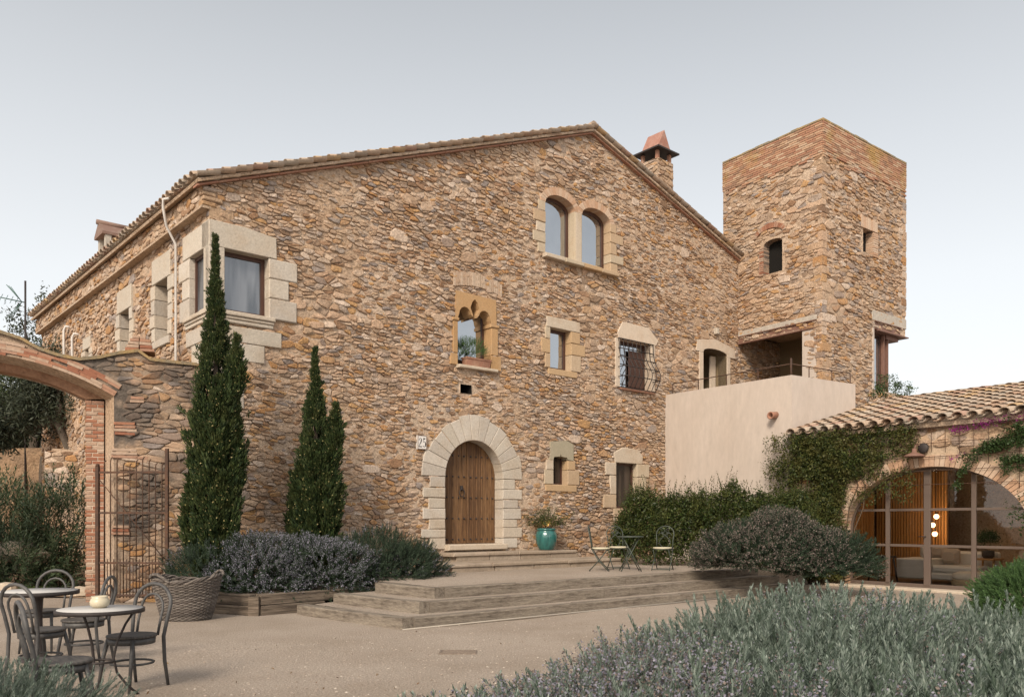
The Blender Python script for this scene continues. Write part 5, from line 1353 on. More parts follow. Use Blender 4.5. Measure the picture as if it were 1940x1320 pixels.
# --- leafy hedge along the terrace block
CL = [cluster(300+i, 10, .062, .030, .09) for i in range(5)]; TW = [sprig(320+i, L=.55, n=26, nl=.055, nw=.026, open_=1.1, top=.7, curve=.10) for i in range(3)]
def hedge(name, label, A, B, wid, zb, zt, n, seed, mt, cat='hedge'):
    rs = np.random.default_rng(seed); A = np.array(A); B = np.array(B); d = (B-A)/np.linalg.norm(B-A); nn = np.array([d[1], -d[0]]); P = []; Z = []; T = []; TZ = []
    L = np.linalg.norm(B-A)
    for _ in range(n):
        u = rs.random(); h = zb+(zt-zb)*(1+.25*noise.noise((u*L*.9, seed, 0))+.12*noise.noise((u*L*3, seed, 4)))*min(1, .45+u*L/.8, .6+(1-u)*L/.8)
        w = rs.uniform(-1, 1); k = rs.random()**.6; z = zb+(h-zb)*k*math.sqrt(max(.05, 1-.55*w*w)); ww = wid*w*(.75+.35*noise.noise((u*L*1.4, z*1.6, seed+2)))
        q = A+d*u*L+nn*ww; P.append((q[0], q[1], z)); Z.append((nn[0]*w*.8+rs.normal()*.4, nn[1]*w*.8+rs.normal()*.4, .8))
        if k > .86 and rs.random() < .30: T.append((q[0], q[1], z-.12)); TZ.append((rs.normal()*.22, rs.normal()*.22, 1))
    V, Q, Mi = scatter(CL, P, Z, rs.uniform(.8, 1.25, len(P)), seed+1)
    V2, Q2, M2 = scatter(TW, T, TZ, rs.uniform(.5, 1.05, len(T)), seed+2)
    o = np_obj(name, np.concatenate([V, V2]), np.concatenate([Q, Q2+len(V)]), mt, np.concatenate([Mi, M2*0]), base=((A[0]+B[0])/2, (A[1]+B[1])/2, zb))
    return set_tag(o, label, cat)
hedge('leafy_hedge', 'loose dark green hedge behind the green garden chairs, along the pink plastered wall', (2.6, 20.7), (6.75, 18.35), .66, .45, 2.15, 7000, 330, M['laurel'])
# --- climber over the wing
t = thing('wall_climber', 'dense jasmine climber covering the left part of the wing beside the terrace block', 'climbing plant', wf.p(.8, 0, .2))
rs = np.random.default_rng(340); P = []; Z = []
VL = [cluster(350+i, 9, .056, .028, .075) for i in range(5)]
n_ = 0
while len(P) < 6800:
    s, z = rs.uniform(-.95, 3.1), rs.uniform(.15, 3.58)
    q = noise.noise((s*1.5, z*1.5, 3))+.5*noise.noise((s*4, z*4, 8))
    arch_d = math.hypot((s-ac)/(aa), (z-az)/ar) if z > az else abs(s-ac)/aa
    dens = 0
    if s < 1.75: dens = 1.0
    if s > 1.05: dens = max(0, 1.25-(s-1.0)*.9) if z > 2.35+.10*(s-1.2) else (.7 if s < 1.45 else 0)
    if z > 2.85 and s > 1.2: dens = max(dens*.8, .65-.22*(s-1.2))
    if s < .12: dens = max(0, .75+s*1.0)*(.85 if z < 2.9 else .45)
    if arch_d < 1.06 and s > 1.4: dens = .10 if z > 1.9 and s < 3.0 else 0
    if rs.random() > dens*(1.0+1.5*q): continue
    dep = rs.uniform(.02, .34 if s < 1.6 else .16)*(.6+.6*noise.noise((s*1.2, z*1.2, 1))+.35)
    if s < .05: dep = rs.uniform(.0, .30)
    P.append(wf.p(s, z, max(.03, dep))); Z.append((wf.n.x*.8+rs.normal()*.5, wf.n.y*.8+rs.normal()*.5, .25+rs.normal()*.4))
V, Q, Mi = scatter(VL, P, Z, rs.uniform(.7, 1.2, len(P)), 341)
TV = [sprig(360+i, L=.6, n=22, nl=.05, nw=.022, open_=1.2, top=.8, curve=.18) for i in range(3)]
T = []; TZ = []
for _ in range(70):
    z = rs.uniform(.6, 3.3); s = rs.uniform(-.5, .1); T.append(wf.p(s, z, rs.uniform(.1, .3))); TZ.append((-wf.d.x*1.0+rs.normal()*.3, -wf.d.y+rs.normal()*.3, rs.uniform(-.1, 1)))
for _ in range(26):
    s = rs.uniform(1.5, 2.7); T.append(wf.p(s, az+ar*math.sqrt(max(0, 1-((s-ac)/aa)**2))+.08, .12)); TZ.append((rs.normal()*.3, rs.normal()*.3, -1))
V2, Q2, M2 = scatter(TV, T, TZ, rs.uniform(.5, 1.0, len(T)), 342)
np_obj('foliage', np.concatenate([V, V2]), np.concatenate([Q, Q2+len(V)]), M['vine'], None, parent=t)
mb = MB()
for k in range(9):
    s = .15+.2*k; mb.tube([wf.p(s*.5+.3, .0, .1)]+[wf.p(s+.15*math.sin(j*1.7+k), .5*j+.3, .07+.03*math.sin(j+k)) for j in range(6)], [.022]+[.014]*6, 5)
obj('stem', mb, M['stem'], t)
t = thing('flowering_climber', 'climber with purple bracts on the trellis at the right end of the wing', 'climbing plant', wf.p(5.2, 0, .1))
P = []; Z = []; Pf_ = []; Zf_ = []
def runner(pts, n, spread, lst, lz):
    pts = [np.array(p) for p in pts]
    for _ in range(n):
        k = rs.random()*(len(pts)-1); i = int(k); q = pts[i]+(pts[min(i+1, len(pts)-1)]-pts[i])*(k-i)+rs.normal(size=2)*spread
        lst.append(wf.p(q[0], q[1], rs.uniform(.06, .2))); lz.append((wf.n.x+rs.normal()*.5, wf.n.y+rs.normal()*.5, .2+rs.normal()*.4))
runner([wf.uv(1835, 870), wf.uv(1868, 850), wf.uv(1900, 842), wf.uv(1950, 840)], 170, .05, P, Z)
runner([wf.uv(1872, 850), wf.uv(1905, 838), wf.uv(1955, 825)], 150, .07, P, Z); runner([wf.uv(1900, 872), wf.uv(1960, 868)], 110, .045, P, Z)
runner([wf.uv(1825, 900), wf.uv(1838, 884), wf.uv(1860, 868)], 40, .03, P, Z); runner([wf.uv(1905, 900), wf.uv(1918, 885), wf.uv(1938, 890)], 26, .05, P, Z)
runner([wf.uv(1915, 815), wf.uv(1960, 805), (6.5, 3.2)], 160, .09, P, Z); runner([wf.uv(1925, 960), wf.uv(1945, 1000), wf.uv(1955, 930)], 45, .08, P, Z); runner([wf.uv(1822, 905), wf.uv(1816, 930)], 20, .03, P, Z)
runner([wf.uv(1960, 850), (5.9, 1.0)], 160, .1, P, Z)
IV = [cluster(370+i, 7, .05, .032, .05) for i in range(4)]
V, Q, Mi = scatter(IV, P, Z, rs.uniform(.7, 1.1, len(P)), 371); np_obj('foliage', V, Q, M['ivy'], None, parent=t)
runner([wf.uv(1808, 815), wf.uv(1840, 812)], 34, .025, Pf_, Zf_); runner([wf.uv(1850, 808), wf.uv(1890, 800), wf.uv(1945, 785)], 60, .05, Pf_, Zf_); runner([wf.uv(1808, 870), wf.uv(1830, 860)], 8, .03, Pf_, Zf_)
V, Q, Mi = scatter([cluster(380+i, 6, .03, .024, .04) for i in range(3)], Pf_, Zf_, 1.0, 381); np_obj('bracts', V, Q, M['bloom'], None, parent=t)
mb = MB()
for pts in (((5.9, 0), (5.8, 1.4), (5.3, 2.6), wf.uv(1868, 850), wf.uv(1830, 872)), ((5.8, 1.4), (5.7, 2.9), wf.uv(1880, 800), wf.uv(1810, 815))):
    mb.tube([wf.p(a, b, .09) for a, b in pts], [.02, .016, .012, .008, .005][:len(pts)], 5)
obj('stem', mb, M['stem'], t)
o = None
P, D = lumpy((10.55, 23.3, 5.05), (.55, .4, .38), 150, 390, .4); V, Q, Mi = scatter(CL, P, D+np.array([0, 0, .5]), .9, 391)
set_tag(np_obj('roof_shrub', V, Q, M['ivy'], None, base=(10.55, 23.3, 4.9)), 'small dark shrub peeping over the wing roof beside the tower', 'shrub')
# ------------------------------------------------------------------ garden beyond the arch
mb = MB(); xs = np.linspace(-60, -6.2, 60); ys = np.linspace(16.2, 70, 50); vs = []
def hill(x, y):
    a = max(0, min(1, (y-19-.35*(x+11))/10)); b = max(0, (-x-8)/30)
    return -.03+1.4*a*a*(3-2*a)*min(1, max(0, (-7.5-x)/2))+min(6, max(0, (y-28)*.22))*min(1, max(0, (-13-x)/4))+.14*noise.noise((x*.5, y*.5, 0))*min(1, max(0, (-x-7)/2))
for x in xs:
    for y in ys: vs.append((x, y, hill(x, y)))
ny = len(ys); mb.add(vs, [(i*ny+j, (i+1)*ny+j, (i+1)*ny+j+1, i*ny+j+1) for i in range(len(xs)-1) for j in range(ny-1)], 0, True)
struct(obj('hillside', mb, M['earth']))
# ochre bank wall and rubble wall stub
bf = Fr((-26, 25.2), (.985, .17)); bw = thing('earth_bank_wall', 'ochre earth-rendered retaining wall seen under the arch behind the olive trunk', 'wall', (-18, 26, 0))
mb = MB(); sheet(mb, bf, [(0, -.2), (15, -.2), (15, 3.4), (12, 3.9), (8, 3.8), (0, 4.2)], [], .3, 0, .10, 77); obj('wall_face', mb, M['earth'], bw)
mb = MB(); mb.poly(bf, [(0, -.2), (15, -.2), (15, 3.35), (12, 3.85), (8, 3.75), (0, 4.15)], -.6, -.12); obj('wall_core', mb, M['earth'], bw)
rf = Fr((-12.35, 22.1), (.99, .14)); rw = thing('dry_stone_wall', 'pale rubble garden wall seen under the arch next to the brick jamb', 'wall', (-11, 22.3, 0))
ol = [(0, -.2), (3.6, -.2), (3.6, 3.35), (2.5, 3.2), (1.3, 3.35), (.2, 3.42), (0, 3.1)]
mb = MB(); sheet(mb, rf, ol, [], .14, 0, .02, 78); rubble(mb, rf, [(0, -.2), (3.6, -.2), (3.6, 3.3), (0, 3.35)], [], .30, .15, 79, hlo=0, hhi=.05); mb.poly(rf, ol, -.6, -.05); obj('wall_face', mb, [M['mortar'], M['stone']], rw)
# trees
OL = [cluster(400+i, 16, .13, .034, .20) for i in range(5)]
def tree(name, label, cat, base, trunk, blobs, n, seed, mt, lt=OL, sc=(.8, 1.3), group=None):
    t = thing(name, label, cat, base, group=group); rs = np.random.default_rng(seed); P = []; Z = []
    mb = MB(); mb.tube(trunk, [.20*(1-.14*i) if len(trunk) < 7 else .2 for i in range(len(trunk))], 8)
    tot = sum(b[3]**2 for b in blobs)
    for (x, y, z, r, q) in blobs:
        k = int(n*r*r/tot); D = unit(rs.normal(size=(k, 3))); rr = r*(.25+.75*rs.random(k)**.5)*(1+.5*vnoise(D*1.7, 1, seed+x)); p = np.array((x, y, z))+D*rr[:, None]*np.array([1, 1, q])
        g = vnoise(p, 1.5, seed); m = g > -.22; P.append(p[m]); Z.append(D[m]+rs.normal(size=(m.sum(), 3))*.4)
        mb.tube([trunk[-1], ((trunk[-1][0]+x)/2+.1, (trunk[-1][1]+y)/2, (trunk[-1][2]+z)/2+.15), (x, y, z)], [.08, .05, .02], 6)
    P = np.concatenate(P); Z = np.concatenate(Z)
    V, Q, Mi = scatter(lt, P, Z, rs.uniform(sc[0], sc[1], len(P)), seed+1); np_obj('crown', V, Q, mt, None, parent=t); obj('trunk', mb, M['bark'], t); return t
tree('olive_tree', 'olive tree with bent dark trunk seen under the arch', 'tree', (-12.9, 23.2, 1.5), [(-12.95, 23.2, 1.5), (-12.85, 23.2, 2.1), (-12.45, 23.1, 2.75), (-12.2, 23.1, 3.4), (-12.6, 23.2, 4.2)],
     [(-12.6, 23.2, 4.9, .9, .8), (-13.7, 23.4, 4.5, 1.1, .7), (-14.6, 23.2, 4.3, .9, .6), (-11.6, 23.4, 4.7, .9, .8), (-12.9, 23.5, 5.6, 1.0, .8), (-14.2, 23.1, 3.7, .5, .5)], 1700, 410, M['olive'])
for i, (x, y, z, lb) in enumerate(((-19.5, 30, 2.6, 'farther olive tree filling the left edge under the arch'), (-16.3, 31, 2.4, 'farther olive tree behind the olive with the bent trunk'), (-13.6, 30, 1.6, 'farther olive tree beside the brick jamb, above the garden wall'))):
    tree('olive_tree', lb, 'tree', (x, y, z), [(x, y, z), (x+.2, y, z+.9), (x, y, z+1.7)], [(x, y, z+3.0, 1.6, .8), (x-1.3, y, z+2.4, 1.2, .8), (x+1.3, y+.2, z+2.5, 1.3, .8), (x+.2, y-.6, z+2.0, 1.1, .8), (x-.5, y-.3, z+1.4, .9, .7)], 2600, 420+i*3, M['olive'], sc=(1.0, 1.6))
tree('oak_tree', 'thin-leaved tree rising above the arch beside the aerial', 'tree', (-16.8, 29.2, 2), [(-16.8, 29.2, 2), (-16.7, 29.2, 4), (-16.6, 29.2, 6)],
     [(-16.7, 29.2, 7.3, 1.0, 1.0), (-17.5, 29.2, 7.6, .9, .9), (-16.0, 29.2, 7.9, .9, 1.1), (-16.3, 29.2, 8.8, .7, 1.1), (-17.2, 29.3, 8.6, .6, .9), (-15.6, 29.2, 8.7, .45, 1.3), (-18.3, 29.2, 7.2, .8, .9), (-16.6, 29.0, 6.2, 1.3, .8)], 620, 440, M['olive'], [cluster(450+i, 9, .11, .045, .16) for i in range(5)])
tree('dark_tree', 'dense dark tree against the far end of the long side wall', 'tree', (-15.2, 27.2, 1), [(-15.2, 27.2, 1), (-15.2, 27.2, 3), (-15.1, 27.2, 5)], [(-15.2, 27.0, 6.5, .9, .8), (-14.4, 26.6, 6.0, .8, .8), (-16.0, 27.2, 6.1, .8, .8), (-14.9, 26.7, 5.2, 1.1, .8)], 700, 460, M['cypress'], OL)
# oleanders
OT = [sprig(500+i, L=.55, n=20, nl=.19, nw=.030, open_=1.25, top=.5, curve=.12) for i in range(4)]
def oleander(label, c, r, n, seed, up=.9):
    P, D = lumpy(c, r, n, seed, .3, 1.5, -.85, .45); rs = np.random.default_rng(seed); Z = D*.75+np.array([0, 0, up])+rs.normal(size=D.shape)*.2
    V, Q, Mi = scatter(OT, P, Z, rs.uniform(.6, 1.0, len(P)), seed+1)
    t = thing('oleander_shrub', label, 'shrub', (c[0], c[1], max(0, hill(c[0], c[1]))), group='oleanders under the arch')
    np_obj('foliage', V, Q, M['oleander'], None, parent=t)
    mb = MB()
    for k in range(9): a = k*.7; mb.tube([(c[0]+.15*math.cos(a), c[1]+.15*math.sin(a), 0), (c[0]+r[0]*.4*math.cos(a), c[1]+r[1]*.4*math.sin(a), c[2]), (c[0]+r[0]*.7*math.cos(a), c[1]+r[1]*.7*math.sin(a), c[2]+r[2]*.5)], [.02, .015, .008], 5)
    obj('stem', mb, M['stem'], t)
oleander('tall oleander next to the brick jamb under the arch', (-10.0, 18.6, 1.0), (.85, .8, 1.25), 480, 510)
oleander('broad oleander with pale tipped leaves at the left edge under the arch', (-11.7, 18.9, 1.0), (1.3, .9, 1.15), 720, 520)
oleander('low oleander behind the rear bistro table', (-10.9, 17.9, .5), (1.2, .7, .65), 420, 530)
rs = np.random.default_rng(540); P = [(rs.uniform(-13.5, -9.6), rs.uniform(16.4, 18.2), 0) for _ in range(800)]
P = [(x, y, hill(x, y)) for x, y, _ in P]; GB = [sprig(550+i, L=.05, n=10, nl=.16, nw=.008, open_=.5, top=.2) for i in range(3)]
V, Q, Mi = scatter(GB, P, np.tile((0, 0, 1.0), (len(P), 1)), rs.uniform(.5, 1.1, len(P)), 541); o = np_obj('grass', V, Q, M['grass'], None); struct(o, 'stuff')
# loose edging stones by the arch
for i, (u, v, s_) in enumerate(((12, 1112, .20), (40, 1122, .16), (150, 1128, .22), (132, 1136, .16), (168, 1144, .14), (28, 1040, .42), (62, 1050, .3))):
    Y = 16.6 if i < 5 else 18.0; x = (u-CX)/F*Y; mb = MB(); rr = random.Random(i); z0 = EYE+(HY-v)*Y/F
    vs = []
    for a in range(6):
        for b in range(9):
            th = math.pi*a/5; ph = 2*math.pi*b/9; k = 1+.3*noise.noise((math.sin(th)*math.cos(ph)*1.5+i*5, math.sin(th)*math.sin(ph)*1.5, math.cos(th)*1.5))
            vs.append((x+s_*1.2*k*math.sin(th)*math.cos(ph), Y+s_*k*math.sin(th)*math.sin(ph), max(0, z0-s_*.4)+s_*.3+s_*.62*k*math.cos(th)))
    mb.add(vs, [(a*9+b, (a+1)*9+b, (a+1)*9+(b+1) % 9, a*9+(b+1) % 9) for a in range(5) for b in range(9)], 0, False)
    lbs = ['flat field stone on the gravel left of the rear bistro table', 'small field stone beside the flat one left of the rear bistro table', 'largest field stone at the foot of the brick jamb', 'rounded field stone touching the largest one by the brick jamb', 'smallest field stone against the brick jamb', 'pale boulder half hidden under the left oleander', 'lower pale rock between the oleanders']
    tag(obj('field_stone', mb, M['dressed_warm'], base=(x, Y, max(0, z0-s_*.4))), lbs[i], 'stone', 'loose stones under the arch')
# ------------------------------------------------------------------ planter logs, gate
pl_ = thing('planter_edging', 'low planter edged with stacked old grey logs below the rosemary row', 'planter', (-4.0, 13.05, 0))
a, b, c_, d0 = (-5.75, 13.75), (-4.06, 13.02), (-3.94, 13.03), (-2.55, 14.45)
beam('log', a, (b[0]-.01, b[1]), -.02, .155, .2, M['oldlog'], pl_); beam('log', (a[0]+.05, a[1]+.02), (b[0]-.02, b[1]+.02), .165, .33, .2, M['oldlog'], pl_)
beam('log', (c_[0]+.03, c_[1]+.02), (-3.1, 13.86), -.02, .16, .2, M['oldlog'], pl_); beam('log', (c_[0]+.02, c_[1]+.03), (-1.95, 15.05), .17, .335, .2, M['oldlog'], pl_)
mb = MB(); mb.box(-4.10, -3.94, 13.0, 13.15, -.05, .30); obj('corner_post', mb, M['oldlog'], pl_)
mb = MB(); mb.add([(-5.7, 13.85, .27), (-4.0, 13.12, .27), (-1.3, 15.7, .30), (-.9, 17.6, .44), (-3.5, 16.6, .40), (-5.4, 15.2, .35)], [(0, 1, 2, 3, 4, 5)]); obj('soil', mb, M['soil'], pl_)
gate = thing('iron_gate', 'rusty barred iron gate leaf opened against the rubble wall', 'gate', (-7.48, 15.10, 0))
gg = Fr((-7.48, 15.10), (.97, -.075)); GW = 1.30
mb = MB(); mb.fbox(gg, -.03, .03, -.02, 2.47, -.03, .03); mb.lathe([(.036, 0), (.036, .03), (.01, .05)], gg.p(0, 2.47, 0), 10); obj('gate_post', mb, M['rust'], gate); mb = MB(); mb.fbox(gg, GW-.03, GW+.025, .12, 2.78, -.025, .025); obj('gate_post', mb, M['rust'], gate)
mb = MB()
for z in (.15, .73, 1.63, 2.36): mb = MB(); mb.fbox(gg, .03, GW-.03, z-.018, z+.018, -.012, .012); obj('gate_rail', mb, M['rust'], gate)
for k in range(10):
    s = .125+k*(GW-.22)/9; mb = MB(); zt = 2.52+.06*math.sin(k*1.3); mb.tube([gg.p(s, .10, 0), gg.p(s, zt-.02, 0), gg.p(s+.01, zt+.03, .0), gg.p(s+.035, zt+.05, 0)], .011, 6)
    if k % 1 == 0: pass
    obj('gate_bar', mb, M['rust'], gate)
for k in range(9):
    s = .125+(k+.5)*(GW-.22)/9; mb = MB(); mb.tube([gg.p(s, .10, 0), gg.p(s, .80, 0)], .009, 5); obj('gate_bar', mb, M['rust'], gate)
mb = MB(); mb.tube([gg.p(.05, 2.22, .015), gg.p(GW-.06, .82, .015)], .009, 5); obj('gate_brace', mb, M['rust'], gate)
# ------------------------------------------------------------------ bistro furniture
chair_wood = mat('weathered_bentwood', (.052,.050,.050), .55, var=(6, .45, .7, (.10,.095,.09), .8), fine=(30, .75, 1.2), spec=.45)
seat_wood = mat('grey_seat_slats', (.085,.075,.066), .65, stretch=(3,22,3), var=(2, .42, .6, (.04,.036,.034), .9), fine=(9, .7, 1.2), spec=.4)
top_m = mat('pale_table_top', (.46,.445,.425), .5, var=(3, .45, .7, (.39,.37,.35), .6), spec=.4)
def bentwood(label):
    """bentwood cafe chair facing -y"""
    t = thing('bentwood_chair', label, 'chair', group='dark bentwood chairs at the bistro tables')
    mb = MB(); mb.lathe([(.0, .445), (.175, .445), (.205, .452), (.21, .462), (.205, .472), (.17, .470), (.0, .462)], n=28); obj('seat', mb, seat_wood, t, local=True)
    mb = MB(); mb.lathe([(.172, .395), (.192, .395), (.196, .446), (.172, .446)], n=28); obj('seat_ring', mb, chair_wood, t, local=True)
    P = [(-.185, .235, 0), (-.178, .20, .22), (-.18, .185, .44), (-.195, .215, .60), (-.205, .245, .72)]
    arcp = [(-.205*math.cos(math.pi*k/10), .245+.025*math.sin(math.pi*k/10), .72+.18*math.sin(math.pi*k/10)) for k in range(1, 10)]
    mb = MB(); full = P+arcp+[(-x, y, z) for x, y, z in P[::-1]]
    mb.tube(full, [.0135]+[.0165]*(len(full)-2)+[.0135], 8); obj('back_frame', mb, chair_wood, t, local=True)
    ar_ = [(-.12, .178, .45), (-.125, .205, .58), (-.125, .235, .68)]; ac_ = [(-.125*math.cos(math.pi*k/8), .24+.015*math.sin(math.pi*k/8), .68+.13*math.sin(math.pi*k/8)) for k in range(1, 8)]
    mb = MB(); mb.tube(ar_+ac_+[(-x, y, z) for x, y, z in ar_[::-1]], .012, 7); obj('inner_hoop', mb, chair_wood, t, local=True)
    for s in (-1, 1):
        mb = MB(); mb.tube([(s*.135, -.125, .45), (s*.155, -.16, .30), (s*.175, -.205, 0)], [.018, .0175, .0125], 8); obj('leg', mb, chair_wood, t, local=True)
    mb = MB(); mb.tube([(.175*math.cos(a), .175*math.sin(a)+.005, .225) for a in np.linspace(0, 2*math.pi, 25)[:-1]], .0105, 7, closed=True); obj('hoop_stretcher', mb, chair_wood, t, local=True)
    return t
def face(x, y): return math.atan2(x, -y)        # rotation that turns -y towards (x, y)
ch0 = bentwood('bentwood chair half under the front bistro table, back to the house, facing the viewer'); ch0.location = (-3.34, 7.35, 0); ch0.rotation_euler = (0, 0, face(-.35, -.94))
dup(ch0, (-4.38, 8.55, 0), face(-1, -.12), 'bentwood chair turned sideways between the two bistro tables')
dup(ch0, (-3.22, 5.98, 0), face(.78, .62), 'nearest bentwood chair with its back to the viewer')
dup(ch0, (-4.36, 7.75, 0), face(.35, .94), 'bentwood chair before the rear bistro table, back to the viewer at the left edge')
dup(ch0, (-5.28, 9.45, 0), face(.05, -1), 'bentwood chair behind the rear bistro table')
t1 = thing('bistro_table', 'front round pale-topped bistro table on three curved iron legs, bowl on it', 'table', (-3.42, 6.95, 0), group='bistro tables')
mb = MB(); mb.lathe([(0, .715), (.325, .715), (.325, .741), (0, .741)], n=40); obj('table_top', mb, top_m, t1, local=True)
mb = MB(); mb.lathe([(.3255, .706), (.342, .706), (.342, .739), (.3255, .739)], n=40); mb.f.pop(); mb.m.pop(); mb.sm.pop(); mb.f.pop(); mb.m.pop(); mb.sm.pop()
n = 40; mb.add([], [], 0); mb.f += [(3*n+j, 3*n+(j+1) % n, (j+1) % n, j) for j in range(n)]; mb.m += [0]*n; mb.sm += [True]*n
obj('rim', mb, M['iron'], t1, local=True)
for k in range(3):
    a = k*2.094+.5; c, s = math.cos(a), math.sin(a); mb = MB()
    mb.tube([(c*r, s*r, z) for r, z in ((.26, .71), (.19, .60), (.125, .45), (.10, .32), (.125, .2), (.20, .09), (.29, .0))], .010, 6); obj('leg', mb, M['iron'], t1, local=True)
mb = MB(); mb.tube([(.105*math.cos(a), .105*math.sin(a), .30) for a in np.linspace(0, 6.283, 17)[:-1]], .010, 6, closed=True); obj('leg_ring', mb, M['iron'], t1, local=True)
t2 = thing('bistro_table', 'rear round pale-topped bistro table on a single dark iron column', 'table', (-4.98, 8.8, 0), group='bistro tables')
mb = MB(); mb.lathe([(0, .715), (.37, .715), (.37, .741), (0, .741)], n=40); obj('table_top', mb, top_m, t2, local=True)
mb = MB(); mb.lathe([(.371, .700), (.388, .700), (.388, .739), (.371, .739)], n=40); obj('rim', mb, M['iron'], t2, local=True)
mb = MB(); mb.lathe([(.20, 0), (.20, .02), (.09, .05), (.055, .10), (.042, .2), (.036, .6), (.05, .67), (.12, .714)], n=20); obj('column', mb, M['iron'], t2, local=True)
mb = MB(); mb.lathe([(.045, 0), (.072, .02), (.078, .05), (.066, .078), (.060, .082), (.066, .098), (.058, .098), (.052, .08), (.055, .05), (.04, .015)], (-3.45, 7.0, .741), 28)
tag(obj('ceramic_bowl', mb, mat('cream_glaze', (.50,.44,.32), .35, spec=.5), base=(-3.45, 7.0, .741)), 'small cream ceramic jar on the front bistro table', 'bowl')
# ------------------------------------------------------------------ wicker basket
bk = thing('wicker_basket', 'large grey woven wicker basket with rope handles beside the planter', 'basket', (-4.88, 12.55, 0))
wk = mat('grey_wicker', (.14,.12,.105), .85, island=[(.14,.12,.105),(.17,.145,.125),(.10,.085,.075),(.19,.165,.145),(.12,.10,.088)], fine=(30, .7, 1.2), bump=(40, .5, .004))
mb = MB(); NS = 44; rows = 30; Hh = .60; rs = random.Random(3)
def br(z): t = z/Hh; return .33+.165*t**.75
for j in range(rows):
    z = .012+Hh*j/(rows-1); pts = []
    for i in range(NS*2):
        a = 2*math.pi*i/(NS*2); o = .013*(1 if ((i//2)+j) % 2 else -1)*(0.6 if i % 2 else 1)
        r_ = br(z)+o+rs.uniform(-.002, .002); zz = z+.012*noise.noise((a*2, j*.2, 1))+(.045*(z/Hh)*math.cos(2*a))
        pts.append((-4.88+r_*1.0*math.cos(a), 12.55+r_*.86*math.sin(a), zz))
    mb.tube(pts, .0115, 4, closed=True)
for i in range(NS):
    a = 2*math.pi*(i+.25)/NS; mb.tube([(-4.88+br(Hh*k/5)*math.cos(a), 12.55+br(Hh*k/5)*.86*math.sin(a), .01+Hh*k/5+(.045*(k/5)*math.cos(2*a))) for k in range(6)], .008, 4)
obj('body', mb, wk, bk)
mb = MB()
for ph in (0, 1.57, 3.14):
    mb.tube([(-4.88+(br(Hh)+.022*math.cos(i*.9+ph))*math.cos(2*math.pi*i/72), 12.55+(br(Hh)+.022*math.cos(i*.9+ph))*.86*math.sin(2*math.pi*i/72), Hh+.025+.02*math.sin(i*.9+ph)+.045*math.cos(4*math.pi*i/72)) for i in range(72)], .014, 5, closed=True)
obj('rim', mb, wk, bk)
for sgn, a0 in ((1, -2.15), (1, .75)):
    mb = MB()
    for ph in (0, 2.1, 4.2):
        P = []
        for i in range(22):
            u = i/21; a = a0-.42+.84*u; r_ = br(Hh)+.03; P.append((-4.88+r_*math.cos(a)+.013*math.cos(i*1.1+ph), 12.55+r_*.86*math.sin(a)+.013*math.sin(i*1.1+ph), Hh+.03+.045*math.cos(2*a)+.085*math.sin(math.pi*u)+.01*math.sin(i*1.1+ph)))
        mb.tube(P, .013, 5)
    obj('handle', mb, wk, bk)
# ------------------------------------------------------------------ turquoise pot
pp = fac.p(S(1016), 0, .36); pz = .795
tag(None or (pot := thing('glazed_pot', 'turquoise glazed ceramic pot on the upper doorstep right of the oak door', 'plant pot', (pp[0], pp[1], pz))), pot['label'], 'plant pot')
glz = mat('turquoise_glaze', (.026,.135,.125), .26, var=(3, .42, .66, (.013,.07,.068), .8), stretch=(5,5,.7), spec=.6, coat=.4)
mb = MB(); prof = [(.16, 0), (.18, .02), (.235, .14), (.262, .27), (.262, .36), (.235, .44), (.21, .468), (.228, .475), (.238, .50), (.228, .525), (.205, .525), (.20, .47)]; n = 48
mb.lathe(prof, (pp[0], pp[1], pz), n)
for i, v in enumerate(mb.v):
    j = i % n; k = 1+.014*(1 if j % 3 == 0 else -.5)*(1 if 2 <= i//n <= 5 else 0); mb.v[i] = (pp[0]+(v[0]-pp[0])*k, pp[1]+(v[1]-pp[1])*k, v[2])
obj('body', mb, glz, pot)
mb = MB(); mb.lathe([(0, .485), (.203, .485)], (pp[0], pp[1], pz), 20); obj('soil', mb, M['soil'], pot)
pt = thing('potted_shrub', 'sparse green shrub with spreading shoots growing in the turquoise pot', 'plant', (pp[0], pp[1], pz+.48))
rs = np.random.default_rng(600); P = []; Z = []; mb = MB()
for k in range(34):
    a = rs.uniform(0, 6.28); L = rs.uniform(.35, .80); el = rs.uniform(.35, 1.2); q = np.array([math.cos(a)*math.cos(el)*1.15, math.sin(a)*math.cos(el)*.8, math.sin(el)*.85])*L; b0 = np.array([pp[0], pp[1], pz+.47])
    mb.tube([tuple(b0+q*.02), tuple(b0+q*.5+np.array([0, 0, .05])), tuple(b0+q)], [.007, .005, .003], 4)
    for u in np.linspace(.3, 1, 11): P.append(b0+q*u+np.array([0, 0, .05])*math.sin(u*3.1)+rs.normal(size=3)*.015); Z.append(q+rs.normal(size=3)*.2)
obj('stem', mb, M['stem'], pt); V, Q, Mi = scatter([cluster(610+i, 7, .052, .018, .05) for i in range(3)], P, Z, .95, 601); np_obj('foliage', V, Q, M['laurel'], None, parent=pt)
lp = thing('garden_uplight', 'small lit garden spotlight inside the turquoise pot', 'lamp', (pp[0]+.02, pp[1]-.02, pz+.49))
mb = MB(); mb.lathe([(.03, -.01), (.034, .06), (.036, .075), (.03, .075)], (pp[0]+.02, pp[1]-.02, pz+.49), 12); obj('housing', mb, M['iron'], lp)
mb = MB(); mb.lathe([(.0, .07), (.029, .07)], (pp[0]+.02, pp[1]-.02, pz+.495), 12); obj('lens', mb, emit('warm_lens', (1, .55, .22), 12), lp)
